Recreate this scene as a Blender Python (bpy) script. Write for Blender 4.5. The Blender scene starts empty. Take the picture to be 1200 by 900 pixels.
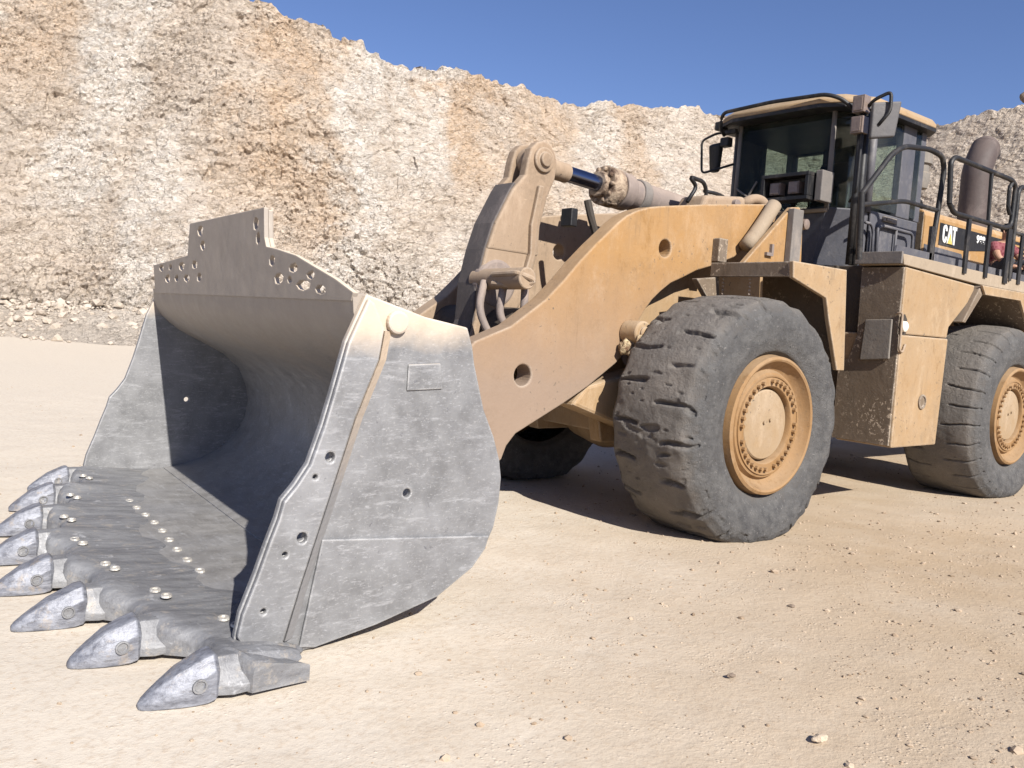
import bpy, bmesh, math, random
import numpy as np
from mathutils import Vector, Matrix, noise
R = math.radians
rnd = random.Random(7)
scene = bpy.context.scene
COL = scene.collection

# ------------------------------------------------------------------ helpers
def link(o, parent=None):
    COL.objects.link(o)
    if parent is not None:
        o.parent = parent
    return o

def obj(name, bm, mat, parent=None, smooth=False, bevel=0.0, seg=2, recalc=True):
    if recalc:
        bmesh.ops.recalc_face_normals(bm, faces=bm.faces[:])
    me = bpy.data.meshes.new(name)
    bm.to_mesh(me); bm.free()
    me.materials.append(mat)
    if smooth:
        me.polygons.foreach_set('use_smooth', [True] * len(me.polygons))
    o = bpy.data.objects.new(name, me)
    link(o, parent)
    if bevel:
        m = o.modifiers.new('Bevel', 'BEVEL'); m.width = bevel; m.segments = seg
        m.limit_method = 'ANGLE'; m.angle_limit = R(40); m.harden_normals = False
    if smooth == 'auto':
        try:
            me.set_sharp_from_angle(angle=R(38))
        except Exception:
            pass
    return o

def empty(name, loc=(0, 0, 0), parent=None):
    o = bpy.data.objects.new(name, None); o.location = loc; o.empty_display_size = 0.2
    return link(o, parent)

def tag(o, label=None, cat=None, group=None, kind=None):
    if label: o['label'] = label
    if cat: o['category'] = cat
    if group: o['group'] = group
    if kind: o['kind'] = kind
    return o

XZ = lambda a, b, t: (a, t, b)
YZ = lambda a, b, t: (t, a, b)
XY = lambda a, b, t: (a, b, t)

def prism(outline, t0, t1, f=XZ, holes=(), bm=None):
    """flat outline with real holes, extruded from t0 to t1"""
    own = bm is None
    b = bmesh.new()
    edges = []
    for loop in [outline] + list(holes):
        vs = [b.verts.new(Vector(f(p[0], p[1], t0))) for p in loop]
        for i in range(len(vs)):
            edges.append(b.edges.new((vs[i], vs[(i + 1) % len(vs)])))
    n = Vector(f(0, 0, 1)) - Vector(f(0, 0, 0))
    if holes:
        bmesh.ops.triangle_fill(b, use_beauty=True, use_dissolve=False, edges=edges, normal=n)
    else:
        b.faces.new(b.verts[:])
    geom = bmesh.ops.extrude_face_region(b, geom=b.faces[:] + b.edges[:] + b.verts[:])
    vs = [v for v in geom['geom'] if isinstance(v, bmesh.types.BMVert)]
    d = Vector(f(0, 0, t1)) - Vector(f(0, 0, t0))
    bmesh.ops.translate(b, verts=vs, vec=d)
    bmesh.ops.recalc_face_normals(b, faces=b.faces[:])
    if own:
        return b
    me = bpy.data.meshes.new('tmp'); b.to_mesh(me); b.free()
    bm.from_mesh(me); bpy.data.meshes.remove(me)
    return bm

def box(x0, x1, y0, y1, z0, z1, bm=None):
    bm = bm or bmesh.new()
    v = [bm.verts.new((x, y, z)) for x in (x0, x1) for y in (y0, y1) for z in (z0, z1)]
    for q in ((0, 1, 3, 2), (4, 6, 7, 5), (0, 4, 5, 1), (2, 3, 7, 6), (0, 2, 6, 4), (1, 5, 7, 3)):
        bm.faces.new([v[i] for i in q])
    return bm

def hexa(bot, top, bm=None):
    bm = bm or bmesh.new()
    v = [bm.verts.new(p) for p in list(bot) + list(top)]; n = len(bot)
    bm.faces.new(v[:n]); bm.faces.new(v[n:])
    for i in range(n):
        j = (i + 1) % n
        bm.faces.new((v[i], v[j], v[n + j], v[n + i]))
    return bm

def loft(sections, bm=None, cap=True, closed=True):
    bm = bm or bmesh.new()
    rows = [[bm.verts.new(p) for p in s] for s in sections]
    n = len(rows[0])
    for a, b in zip(rows, rows[1:]):
        for i in range(n if closed else n - 1):
            j = (i + 1) % n
            bm.faces.new((a[i], a[j], b[j], b[i]))
    if cap and closed:
        bm.faces.new(rows[0]); bm.faces.new(rows[-1])
    return bm

def fillet(pts, r, n=5):
    pts = [Vector(p) for p in pts]; out = [pts[0]]
    for a, b, c in zip(pts, pts[1:], pts[2:]):
        u = (a - b); w = (c - b)
        d = min(r, u.length * .45, w.length * .45)
        p, q = b + u.normalized() * d, b + w.normalized() * d
        for k in range(n + 1):
            t = k / n
            out.append((1 - t) ** 2 * p + 2 * t * (1 - t) * b + t * t * q)
    out.append(pts[-1])
    return out

def tube(pts, r, n=10, bm=None, r2=None):
    pts = [Vector(p) for p in pts]
    up = Vector((0.123, 0.31, 0.94)).normalized()
    secs = []
    for i, p in enumerate(pts):
        d = (pts[min(i + 1, len(pts) - 1)] - pts[max(i - 1, 0)]).normalized()
        a = d.cross(up)
        if a.length < .05: a = d.cross(Vector((1, 0, 0)))
        a.normalize(); b = d.cross(a)
        rr = r if r2 is None else r + (r2 - r) * i / (len(pts) - 1)
        secs.append([p + rr * (math.cos(2 * math.pi * k / n) * a + math.sin(2 * math.pi * k / n) * b) for k in range(n)])
        up = b.cross(d) if False else up
    return loft(secs, bm)

def lathe(profile, f, n=48, bm=None, cap=True):
    """profile of (radius, height); f(r*cos, r*sin, h) -> point"""
    secs = [[Vector(f(r * math.cos(2 * math.pi * k / n), r * math.sin(2 * math.pi * k / n), h)) for k in range(n)] for r, h in profile]
    return loft(secs, bm, cap=cap)

def cyl(p0, p1, r, n=20, bm=None):
    return tube([p0, p1], r, n, bm)

def circle(cx, cz, r, n=18, rz=None):
    rz = rz or r
    return [(cx + r * math.cos(2 * math.pi * k / n), cz + rz * math.sin(2 * math.pi * k / n)) for k in range(n)]

def ball(c, r, bm=None, sub=2, sc=(1, 1, 1)):
    bm = bm or bmesh.new()
    bmesh.ops.create_icosphere(bm, subdivisions=sub, radius=r, matrix=Matrix.Translation(c) @ Matrix.Diagonal((*sc, 1)))
    return bm

# ------------------------------------------------------------------ materials
class NT:
    def __init__(s, name):
        s.m = bpy.data.materials.new(name); s.m.use_nodes = True
        s.t = s.m.node_tree; s.n = s.t.nodes; s.l = s.t.links
        s.b = s.n['Principled BSDF']
        s.tc = s.n.new('ShaderNodeTexCoord'); s.co = s.tc.outputs['Object']
        s.geo = s.n.new('ShaderNodeNewGeometry')
    def inp(s, sock, v):
        if hasattr(v, 'is_output') or isinstance(v, bpy.types.NodeSocket): s.l.new(v, sock)
        else: sock.default_value = v
    def noise(s, scale, detail=4, rough=.55, vec=None, dist=0):
        n = s.n.new('ShaderNodeTexNoise'); n.inputs['Scale'].default_value = scale
        n.inputs['Detail'].default_value = detail; n.inputs['Roughness'].default_value = rough
        n.inputs['Distortion'].default_value = dist
        s.l.new(vec or s.co, n.inputs['Vector']); return n.outputs['Fac']
    def vor(s, scale, feature='F1', out='Distance', vec=None):
        n = s.n.new('ShaderNodeTexVoronoi'); n.feature = feature; n.inputs['Scale'].default_value = scale
        s.l.new(vec or s.co, n.inputs['Vector']); return n.outputs[out]
    def map(s, scale, rot=(0, 0, 0), vec=None):
        n = s.n.new('ShaderNodeMapping'); n.inputs['Scale'].default_value = scale; n.inputs['Rotation'].default_value = rot
        s.l.new(vec or s.co, n.inputs['Vector']); return n.outputs[0]
    def rng(s, v, a, b, c=0., d=1.):
        n = s.n.new('ShaderNodeMapRange'); s.inp(n.inputs[0], v)
        for i, x in enumerate((a, b, c, d)): n.inputs[i + 1].default_value = x
        return n.outputs[0]
    def math(s, op, a, b=0.):
        n = s.n.new('ShaderNodeMath'); n.operation = op; s.inp(n.inputs[0], a); s.inp(n.inputs[1], b); n.use_clamp = False
        return n.outputs[0]
    def mix(s, f, a, b, mode='MIX'):
        n = s.n.new('ShaderNodeMix'); n.data_type = 'RGBA'; n.blend_type = mode
        s.inp(n.inputs[0], f)
        s.inp(n.inputs[6], a if not isinstance(a, tuple) else (*a, 1)); s.inp(n.inputs[7], b if not isinstance(b, tuple) else (*b, 1))
        return n.outputs[2]
    def sep(s, v):
        n = s.n.new('ShaderNodeSeparateXYZ'); s.l.new(v, n.inputs[0]); return n.outputs
    def bump(s, h, strength=.3, dist=.02, prev=None):
        n = s.n.new('ShaderNodeBump'); n.inputs['Strength'].default_value = strength; n.inputs['Distance'].default_value = dist
        s.l.new(h, n.inputs['Height'])
        if prev is not None: s.l.new(prev, n.inputs['Normal'])
        return n.outputs[0]
    def done(s, col=None, rough=.8, metal=0., normal=None, spec=.4):
        b = s.b
        if col is not None: s.inp(b.inputs['Base Color'], (*col, 1) if isinstance(col, tuple) else col)
        s.inp(b.inputs['Roughness'], rough); s.inp(b.inputs['Metallic'], metal)
        b.inputs['Specular IOR Level'].default_value = spec
        if normal is not None: s.l.new(normal, b.inputs['Normal'])
        return s.m

DUST = (0.55, 0.44, 0.325)
def edge_mask(s, radius=.02):
    bv = s.n.new('ShaderNodeBevel'); bv.samples = 4; bv.inputs['Radius'].default_value = radius
    dp = s.n.new('ShaderNodeVectorMath'); dp.operation = 'DOT_PRODUCT'
    s.l.new(bv.outputs[0], dp.inputs[0]); s.l.new(s.geo.outputs['Normal'], dp.inputs[1])
    return s.rng(dp.outputs['Value'], .995, .88)
def painted(name, base, dust=DUST, amount=.5, rough=.62, up=.7, chips=0., chipcol=(.10, .08, .06), low=0., lowcol=(.50, .38, .31), nscale=1.3, edges=0., k=.72):
    s = NT(name)
    base, dust, lowcol = (tuple(c * k for c in q) for q in (base, dust, lowcol))
    n1 = s.noise(nscale, 5, .6); n2 = s.noise(9, 4, .65); n3 = s.noise(60, 3, .6)
    f = s.rng(s.math('ADD', s.math('MULTIPLY', n1, .65), s.math('MULTIPLY', n2, .35)), .34, .66, amount * .55, min(1, amount * 1.35))
    nz = s.sep(s.geo.outputs['Normal'])[2]
    f = s.math('MINIMUM', s.math('ADD', f, s.math('MULTIPLY', s.rng(nz, .3, .95), up)), 1.)
    col = s.mix(f, base, dust)
    col = s.mix(s.rng(s.noise(2.6, 5, .7, s.map((1, 1, .25))), .45, .75, 0, .35), col, tuple(c * .72 for c in dust))
    st = s.noise(3.4, 8, .78, s.map((1, 1, .55), (R(12), 0, 0)), .25)
    col = s.mix(s.rng(st, .52, .66, 0, .55), col, tuple(min(1, c * 1.22 + .02) for c in dust))
    col = s.mix(s.rng(st, .44, .34, 0, .5), col, tuple(c * .62 for c in base))
    col = s.mix(s.rng(s.noise(9, 7, .8, s.map((1, 1, .12))), .56, .70, 0, .35), col, tuple(c * .55 for c in dust))
    col = s.mix(s.rng(s.noise(75, 3, .7), .58, .70, 0, .30), col, tuple(c * .5 for c in dust))
    if low:
        z = s.sep(s.co)[2]
        col = s.mix(s.math('MULTIPLY', s.rng(s.math('ADD', z, s.math('MULTIPLY', n1, .8)), 2.6, 1.5), low), col, lowcol)
    if chips:
        ch = s.rng(s.noise(26, 5, .7, dist=.4), .66 - .1 * chips, .70 - .1 * chips)
        ch = s.math('MULTIPLY', ch, s.rng(s.noise(2.2, 3), .42, .6))
        col = s.mix(ch, col, chipcol)
    gr = s.math('MULTIPLY', s.rng(s.noise(.9, 6, .72), .50, .68), s.rng(s.noise(14, 6, .75), .38, .62))
    if edges:
        col = s.mix(s.math('MULTIPLY', gr, .6), col, tuple(c * .38 for c in dust))
        drip = s.math('MULTIPLY', s.rng(s.noise(16, 4, .6, s.map((1, 1, .04))), .60, .72), s.rng(s.noise(1.6, 3), .48, .6))
        col = s.mix(s.math('MULTIPLY', drip, .5), col, tuple(c * .45 for c in dust))
        scr = s.math('MULTIPLY', s.rng(s.noise(9, 6, .8, s.map((1, 1, 7), (0, R(35), 0))), .63, .68), s.rng(s.noise(2., 3), .46, .6))
        col = s.mix(s.math('MULTIPLY', scr, .6), col, tuple(min(1, c * 1.5) for c in dust))
        em = s.math('MULTIPLY', edge_mask(s), s.rng(s.noise(11, 5, .75), .38, .56))
        col = s.mix(s.math('MULTIPLY', em, edges), col, (.46, .40, .33))
    nrm = s.bump(n3, .22, .006, s.bump(n2, .22, .022))
    return s.done(col, s.rng(f, 0, 1, rough, .93), 0, nrm)

M = {}
M['yellow'] = painted('dusty_yellow_paint', (.44, .215, .045), (.43, .28, .15), .55, chips=.4, low=.9, lowcol=(.315, .235, .18), rough=.6, edges=.8)
M['yellow_clean'] = painted('hood_yellow_paint', (.42, .20, .028), amount=.22, up=.5)
M['tan'] = painted('tan_dusted_paint', (.41, .24, .095), (.44, .32, .20), .66, chips=.5, edges=.8)
M['tan_shade'] = painted('shaded_tan_paint', (.20, .14, .085), (.22, .17, .125), .7, edges=.7, chips=.9, chipcol=(.48, .39, .29))  # darkened tan: the shade of front-facing panels is put into this colour
M['sand'] = painted('sand_caked_steel', (.33, .225, .14), (.42, .31, .215), .7, chips=.3, edges=.6)
s = NT('fillet_weld'); z_ = s.sep(s.co)[2]; nn = s.noise(6, 5, .6)
M['weldseam'] = s.done(s.mix(s.rng(s.math('ADD', z_, s.math('MULTIPLY', nn, .5)), .98, 1.7), (.20, .195, .195), (.44, .35, .26)), .8, 0, s.bump(s.noise(40, 4), .4, .01))
M['darkweb'] = painted('dark_web_steel', (.06, .057, .06), (.17, .14, .125), .4, up=.4)  # front web of the tilt lever, darker than its side plates
M['rim'] = painted('rim_yellow', (.33, .165, .045), (.37, .24, .13), .58, chips=.35, nscale=3)
M['hub'] = painted('hub_tan', (.36, .23, .105), (.42, .315, .21), .7, chips=.4, nscale=4)
M['cabblue'] = painted('dark_slate_paint', (.045, .055, .085), (.24, .22, .21), .3, .45, up=.5)
M['black'] = painted('black_paint', (.008, .009, .012), (.10, .085, .07), .06, .5, up=.2)
M['dark'] = painted('dark_steel', (.03, .026, .022), (.13, .10, .075), .35, .7, up=.5)  # dark steel for frame and link parts, also the added gap block
M['greysteel'] = painted('grey_dusty_steel', (.15, .145, .145), (.30, .255, .215), .45, .6)
M['brownsteel'] = painted('cylinder_paint', (.20, .165, .155), (.38, .30, .25), .45, .55)
M['silver'] = painted('galvanised_cover', (.22, .21, .195), (.30, .25, .20), .45, .45)
M['cream'] = painted('cream_deck_edge', (.38, .30, .21), (.44, .35, .255), .6)
M['stack'] = painted('stack_mauve_paint', (.075, .055, .052), (.165, .125, .11), .4, .55)
M['mirrorback'] = painted('mirror_housing', (.075, .075, .085), (.20, .18, .165), .35, .5)
M['white'] = painted('white_decal', (.85, .85, .83), (.75, .68, .58), .12, .5, up=.2)
M['decalyellow'] = painted('yellow_decal', (.80, .58, .04), amount=.1, up=.2)
M['boot'] = painted('pale_hose_sleeve', (.34, .27, .19), (.40, .31, .22), .6)
s = NT('chrome_rod'); M['chrome'] = s.done((.17, .20, .29), .24, 1.0)
s = NT('lamp_lens'); M['lens'] = s.done(s.mix(s.noise(30), (.14, .10, .08), (.24, .19, .16)), .25, 0, s.bump(s.vor(60), .3, .004))
s = NT('pale_lens'); M['palelens'] = s.done((.75, .70, .60), .25)
s = NT('caked_grease'); g = s.noise(14, 6, .7, dist=.6)
M['grease'] = s.done(s.mix(s.rng(g, .4, .62), (.16, .09, .05), (.62, .50, .31)), .9, 0, s.bump(g, .9, .05))
s = NT('caked_gland'); g = s.noise(11, 6, .7, dist=.5)
M['caked'] = s.done(s.mix(s.rng(g, .38, .6), (.10, .06, .04), (.44, .34, .245)), .92, 0, s.bump(g, .9, .05))

def glass(name, tint, gloss=.9, dirt=.16):
    s = NT(name); s.n.remove(s.b)
    tr = s.n.new('ShaderNodeBsdfTransparent'); tr.inputs[0].default_value = (*tint, 1)
    gl = s.n.new('ShaderNodeBsdfGlossy'); gl.inputs['Roughness'].default_value = .04; gl.inputs[0].default_value = (gloss, gloss, gloss, 1)
    df = s.n.new('ShaderNodeBsdfDiffuse'); df.inputs[0].default_value = (.42, .38, .32, 1)
    lw = s.n.new('ShaderNodeLayerWeight'); lw.inputs[0].default_value = .5
    fr = s.math('ADD', .03, s.math('MULTIPLY', s.math('POWER', lw.outputs['Facing'], 4.), .55))
    m1 = s.n.new('ShaderNodeMixShader'); m2 = s.n.new('ShaderNodeMixShader')
    s.l.new(s.rng(s.noise(2.5, 6, .65),   .35, .75, dirt * .1, dirt), m1.inputs[0]); s.l.new(tr.outputs[0], m1.inputs[1]); s.l.new(df.outputs[0], m1.inputs[2])
    s.l.new(fr, m2.inputs[0]); s.l.new(m1.outputs[0], m2.inputs[1]); s.l.new(gl.outputs[0], m2.inputs[2])
    s.l.new(m2.outputs[0], s.n['Material Output'].inputs[0]); return s.m
M['glass'] = glass('green_cab_glass', (.74, .80, .77), .5, .07)
M['darkglass'] = glass('tinted_windshield', (.62, .68, .655), .22, .06)
M['mirror'] = NT('mirror_face').done((.8, .8, .8), .05, 1.)

# bucket steel: worn bluish steel, dust on the upper plates and on everything that faces up
def steel(name, floor=False):
    s = NT(name)
    n1 = s.noise(1.7, 5, .6); n2 = s.noise(8, 5, .65); fine = s.noise(46, 4, .7)
    col = s.mix(s.rng(n2, .35, .68), (.225, .215, .205) if floor else (.165, .165, .168), (.30, .29, .28) if floor else (.225, .225, .228))
    col = s.mix(s.rng(n1, .45, .7, 0, .6), col, (.29, .29, .30))
    st = s.noise(5, 6, .75, s.map((6, 1.2, 1) if floor else (1.0, 1.0, 5.0), (0, R(28), 0)))
    col = s.mix(s.rng(st, .54, .70, 0, .6), col, (.40, .40, .41))
    fs_ = s.noise(26, 6, .75, s.map((1.0, 1.0, 3.2), (0, R(-40), 0)))
    col = s.mix(s.rng(fs_, .56, .70, 0, .75), col, (.40, .40, .41))
    col = s.mix(s.rng(s.noise(70, 3, .7), .60, .72, 0, .5), col, (.42, .41, .40))
    col = s.mix(s.rng(s.noise(.8, 4, .6), .5, .7, 0, .3), col, (.20, .20, .21))
    col = s.mix(s.rng(s.noise(22, 5, .75), .63, .70, 0, .8), col, (.11, .11, .12))
    z = s.sep(s.co)[2]
    dz = s.math('ADD', z, s.math('MULTIPLY', s.math('SUBTRACT', n1, .5), 1.1 if floor else .45))
    df = s.rng(dz, .95, 1.45, 0, .85) if floor else s.rng(dz, 1.42, 1.62, 0, .95)
    col = s.mix(df, col, (.285, .24, .195) if floor else DUST)
    nz = s.sep(s.geo.outputs['Normal'])[2]
    up = s.math('MULTIPLY', s.rng(nz, .35, .9), s.rng(z, .9, 1.3))
    col = s.mix(up, col, (.64, .53, .40))
    if not floor:
        em = s.math('MULTIPLY', edge_mask(s, .016), s.rng(s.noise(9, 4, .7), .35, .55)); col = s.mix(s.math('MULTIPLY', em, .8), col, (.50, .49, .48))
    dents = s.noise(3.2, 2, .5)
    nrm = s.bump(fine, .25, .006, s.bump(dents, .5, .03))
    return s.done(col, s.rng(n2, .3, .7, .48, .72), s.rng(df, 0, .8, .35, 0), nrm, .5)
M['steel'] = steel('worn_bucket_plate')
M['steelin'] = steel('worn_bucket_inside', True)
s = NT('polished_tooth_steel'); n = s.noise(7, 6, .7, s.map((1.2, 5, 5))); n2 = s.noise(38, 5, .75, s.map((.5, 1.5, 1.5)))
c = s.mix(s.rng(n, .35, .65), (.12, .124, .145), (.28, .288, .32))
c = s.mix(s.rng(n2, .55, .68, 0, .7), c, (.09, .085, .085)); c = s.mix(s.rng(s.noise(11, 5, .7), .56, .68, 0, .6), c, (.34, .28, .215))
M['tooth'] = s.done(c, s.rng(n, .3, .7, .42, .62), .35, s.bump(n2, .4, .006, s.bump(s.noise(24, 5), .35, .01)), .5)
s = NT('adapter_steel'); n = s.noise(5, 6, .7, s.map((.6, 2.2, 2))); n2 = s.noise(40, 5, .75)
c = s.mix(s.rng(n, .35, .65), (.135, .135, .142), (.25, .25, .255))
c = s.mix(s.rng(s.noise(13, 6, .75), .55, .70, 0, .7), c, (.38, .33, .27)); c = s.mix(s.rng(n2, .58, .70, 0, .6), c, (.09, .085, .085))
c = s.mix(s.rng(s.noise(9, 5, .7), .60, .70, 0, .8), c, (.44, .44, .45))
M['adapter'] = s.done(c, .58, .25, s.bump(n2, .45, .008, s.bump(s.noise(9, 5), .5, .025)), .5)
s = NT('weld_metal'); M['weld'] = s.done(s.mix(s.rng(s.noise(60, 3), .35, .65), (.34, .31, .27), (.56, .54, .50)), .45, .3)

def rubber(name):
    s = NT(name)
    n1 = s.noise(2.4, 5, .65); n2 = s.noise(10, 6, .7)
    col = s.mix(s.rng(n2, .35, .68), (.062, .061, .062), (.125, .121, .117))
    y = s.sep(s.co)
    tread = s.rng(s.math('ADD', s.math('ABSOLUTE', y[1]), s.math('MULTIPLY', s.math('SUBTRACT', n2, .5), .22)), .43, .33)
    col = s.mix(s.math('MULTIPLY', tread, s.rng(n1, .3, .7, .35, .85)), col, (.205, .18, .155))
    col = s.mix(s.rng(s.noise(20, 6, .8), .60, .68, 0, .85), col, (.035, .035, .037))
    col = s.mix(s.rng(s.noise(34, 5, .75), .60, .68, 0, .6), col, (.25, .235, .22))
    h = s.noise(16, 8, .75)
    nrm = s.bump(s.noise(60, 4, .65), .5, .008, s.bump(h, .8, .035))
    return s.done(col, .9, 0, nrm, .2)
M['rubber'] = rubber('dusty_worn_rubber')

# ------------------------------------------------------------------ world, sun, camera
w = bpy.data.worlds.new('World'); scene.world = w; w.use_nodes = True
SUNV = Vector((.34, 2.1, 1.55)).normalized()
el = math.asin(SUNV.z); az = math.atan2(SUNV.x, SUNV.y)
sky = w.node_tree.nodes.new('ShaderNodeTexSky'); sky.sky_type = 'NISHITA'; sky.sun_disc = False
sky.sun_elevation = el; sky.sun_rotation = az; sky.altitude = 700; sky.air_density = 1.0; sky.dust_density = .6; sky.ozone_density = 3.6
bg = w.node_tree.nodes['Background']; bg.inputs[1].default_value = .055
tint = w.node_tree.nodes.new('ShaderNodeMix'); tint.data_type = 'RGBA'; tint.blend_type = 'MULTIPLY'; tint.inputs[0].default_value = 1
tint.inputs[7].default_value = (1.12, 1.10, 1.34, 1)
w.node_tree.links.new(sky.outputs[0], tint.inputs[6]); w.node_tree.links.new(tint.outputs[2], bg.inputs[0])
sl = bpy.data.lights.new('sun', 'SUN'); sl.energy = 5.0; sl.angle = R(.53); sl.color = (1, .955, .88)
so = bpy.data.objects.new('sun', sl); link(so); so.rotation_euler = SUNV.to_track_quat('Z', 'Y').to_euler(); so.location = SUNV * 40

CAM = Vector((5.8506, 5.7397, 1.6084)); yaw, pitch, roll = -2.247, -.0716, .0675
fw = Vector((math.cos(pitch) * math.cos(yaw), math.cos(pitch) * math.sin(yaw), math.sin(pitch)))
rt = Vector((math.sin(yaw), -math.cos(yaw), 0)); up = rt.cross(fw)
r2 = rt * math.cos(roll) + up * math.sin(roll); u2 = -rt * math.sin(roll) + up * math.cos(roll)
cd = bpy.data.cameras.new('camera'); cd.sensor_width = 36; cd.lens = 989.69 / 1200 * 36; cd.clip_end = 3000; cd.clip_start = .05
co = bpy.data.objects.new('camera', cd); link(co)
mw = Matrix((r2, u2, -fw)).transposed().to_4x4(); mw.translation = CAM; co.matrix_world = mw
scene.camera = co
scene.view_settings.view_transform = 'Standard'; scene.view_settings.look = 'None'
scene.view_settings.exposure = .75; scene.view_settings.gamma = 1

# ------------------------------------------------------------------ ground
def axis(lo, hi, fine, far, n):
    a = list(np.arange(lo, hi, fine)); k = np.linspace(0, 1, n) ** 2.2
    return np.array([lo - d for d in (k[1:] * far)[::-1]] + a + [hi + d for d in k[1:] * far])
def mesh_from(name, v, f, mat, smooth=False):
    me = bpy.data.meshes.new(name); me.from_pydata(v, [], f); me.materials.append(mat)
    if smooth: me.polygons.foreach_set('use_smooth', [True] * len(me.polygons))
    return link(bpy.data.objects.new(name, me))
gx = axis(-9, 8, .085, 420, 40); gy = axis(-9, 6.5, .085, 420, 40)
def gh(x, y):
    d = math.hypot(x, y)
    a = max(0., 1 - d / 60)
    h = a * (.030 * noise.noise((x * .35, y * .35, 3)) + .010 * noise.noise((x * 1.6, y * 1.6, 9)) + .006 * noise.noise((x * 4.5, y * 4.5, 1)))
    return h - .012
verts = [(x, y, gh(x, y)) for y in gy for x in gx]; nx = len(gx)
faces = [(j * nx + i, j * nx + i + 1, (j + 1) * nx + i + 1, (j + 1) * nx + i) for j in range(len(gy) - 1) for i in range(nx - 1)]
s = NT('quarry_dirt')
n1 = s.noise(.22, 5, .55); n2 = s.noise(1.7, 6, .65); n3 = s.noise(28, 5, .7); n4 = s.noise(110, 3, .6)
sx = s.sep(s.co)
side = s.math('ADD', s.math('MULTIPLY', sx[0], -.45), s.math('MULTIPLY', sx[1], .55))      # coarse dirt lies beside the machine, fine dust in front of it
m = s.rng(s.math('ADD', side, s.math('MULTIPLY', s.math('SUBTRACT', n2, .5), 2.6)), -.7, 1.3)
col = s.mix(m, (.54, .478, .397), (.375, .285, .192))
col = s.mix(s.rng(n2, .4, .68, 0, .25), col, (.54, .475, .39))
col = s.mix(s.math('MULTIPLY', s.rng(n3, .5, .68), .45), col, (.36, .265, .18))
col = s.mix(s.rng(n1, .45, .65, 0, .30), col, (.55, .48, .39))
pv = s.vor(38, 'F1', 'Distance'); peb = s.math('MULTIPLY', s.rng(pv, .32, .12), s.rng(s.noise(3, 4), .5, .62))
col = s.mix(s.math('MULTIPLY', peb, .4), col, (.60, .50, .40))
gb = s.math('MULTIPLY', s.math('ADD', n3, s.math('MULTIPLY', peb, .6)), s.rng(m, 0, 1, .35, 1))
nrm = s.bump(n4, .3, .004, s.bump(gb, .5, .016, s.bump(n2, .3, .05)))
ground = mesh_from('ground', verts, faces, s.done(col, .95, 0, nrm, .15), True)
tag(ground, kind='structure')

# ------------------------------------------------------------------ quarry cliff, a bowl round the yard
F2 = np.array([math.cos(yaw), math.sin(yaw)]); R2 = np.array([math.sin(yaw), -math.cos(yaw)]); C2 = np.array([CAM.x, CAM.y])
CT = [(-2.4, 22, .55), (-1.4, 27, .48), (-.915, 29.5, .445), (-.768, 30.5, .417), (-.62, 31.5, .390), (-.472, 32, .368), (-.361, 32.5, .348), (-.294, 33.2, .335), (-.224, 34.2, .317), (-.173, 35.2, .297),
      (-.123, 36.4, .289), (-.054, 38.2, .287), (-.004, 39.8, .280), (.037, 41.2, .266), (.126, 44.5, .267), (.176, 46, .264), (.225, 47.4, .261), (.325, 49.2, .257), (.43, 49.2, .253), (.459, 48.6, .256),
      (.502, 47, .272), (.530, 46, .283), (.569, 44.8, .293), (.664, 42, .32), (.858, 38, .352), (1.4, 30, .42), (2.4, 22, .5)]
ct = np.array(CT)
ts = np.concatenate([np.linspace(-2.4, -.8, 70), np.linspace(-.795, -.1, 420), np.linspace(-.0985, 1.1, 520), np.linspace(1.11, 2.4, 60)])
Df = np.interp(ts, ct[:, 0], ct[:, 1]); Tn = np.interp(ts, ct[:, 0], ct[:, 2])
BAT = 4.6
rows = [('t', k / 24) for k in range(24)] + [('f', k / 220) for k in range(221)] + [('p', k / 16) for k in range(1, 17)]
def facet(p, sc, seed):
    q = Vector((p[0] * sc[0] + seed, p[1] * sc[1], p[2] * sc[2]))
    d, pts = noise.voronoi(q)
    p0 = pts[0]; rv = noise.noise_vector(p0 * 7.31)
    return noise.cell_vector(p0 * 3.7 + Vector((.37, .11, .53)))[0] - .5, rv.dot(q - p0), d[1] - d[0]
V = []
nrow = len(rows)
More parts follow.
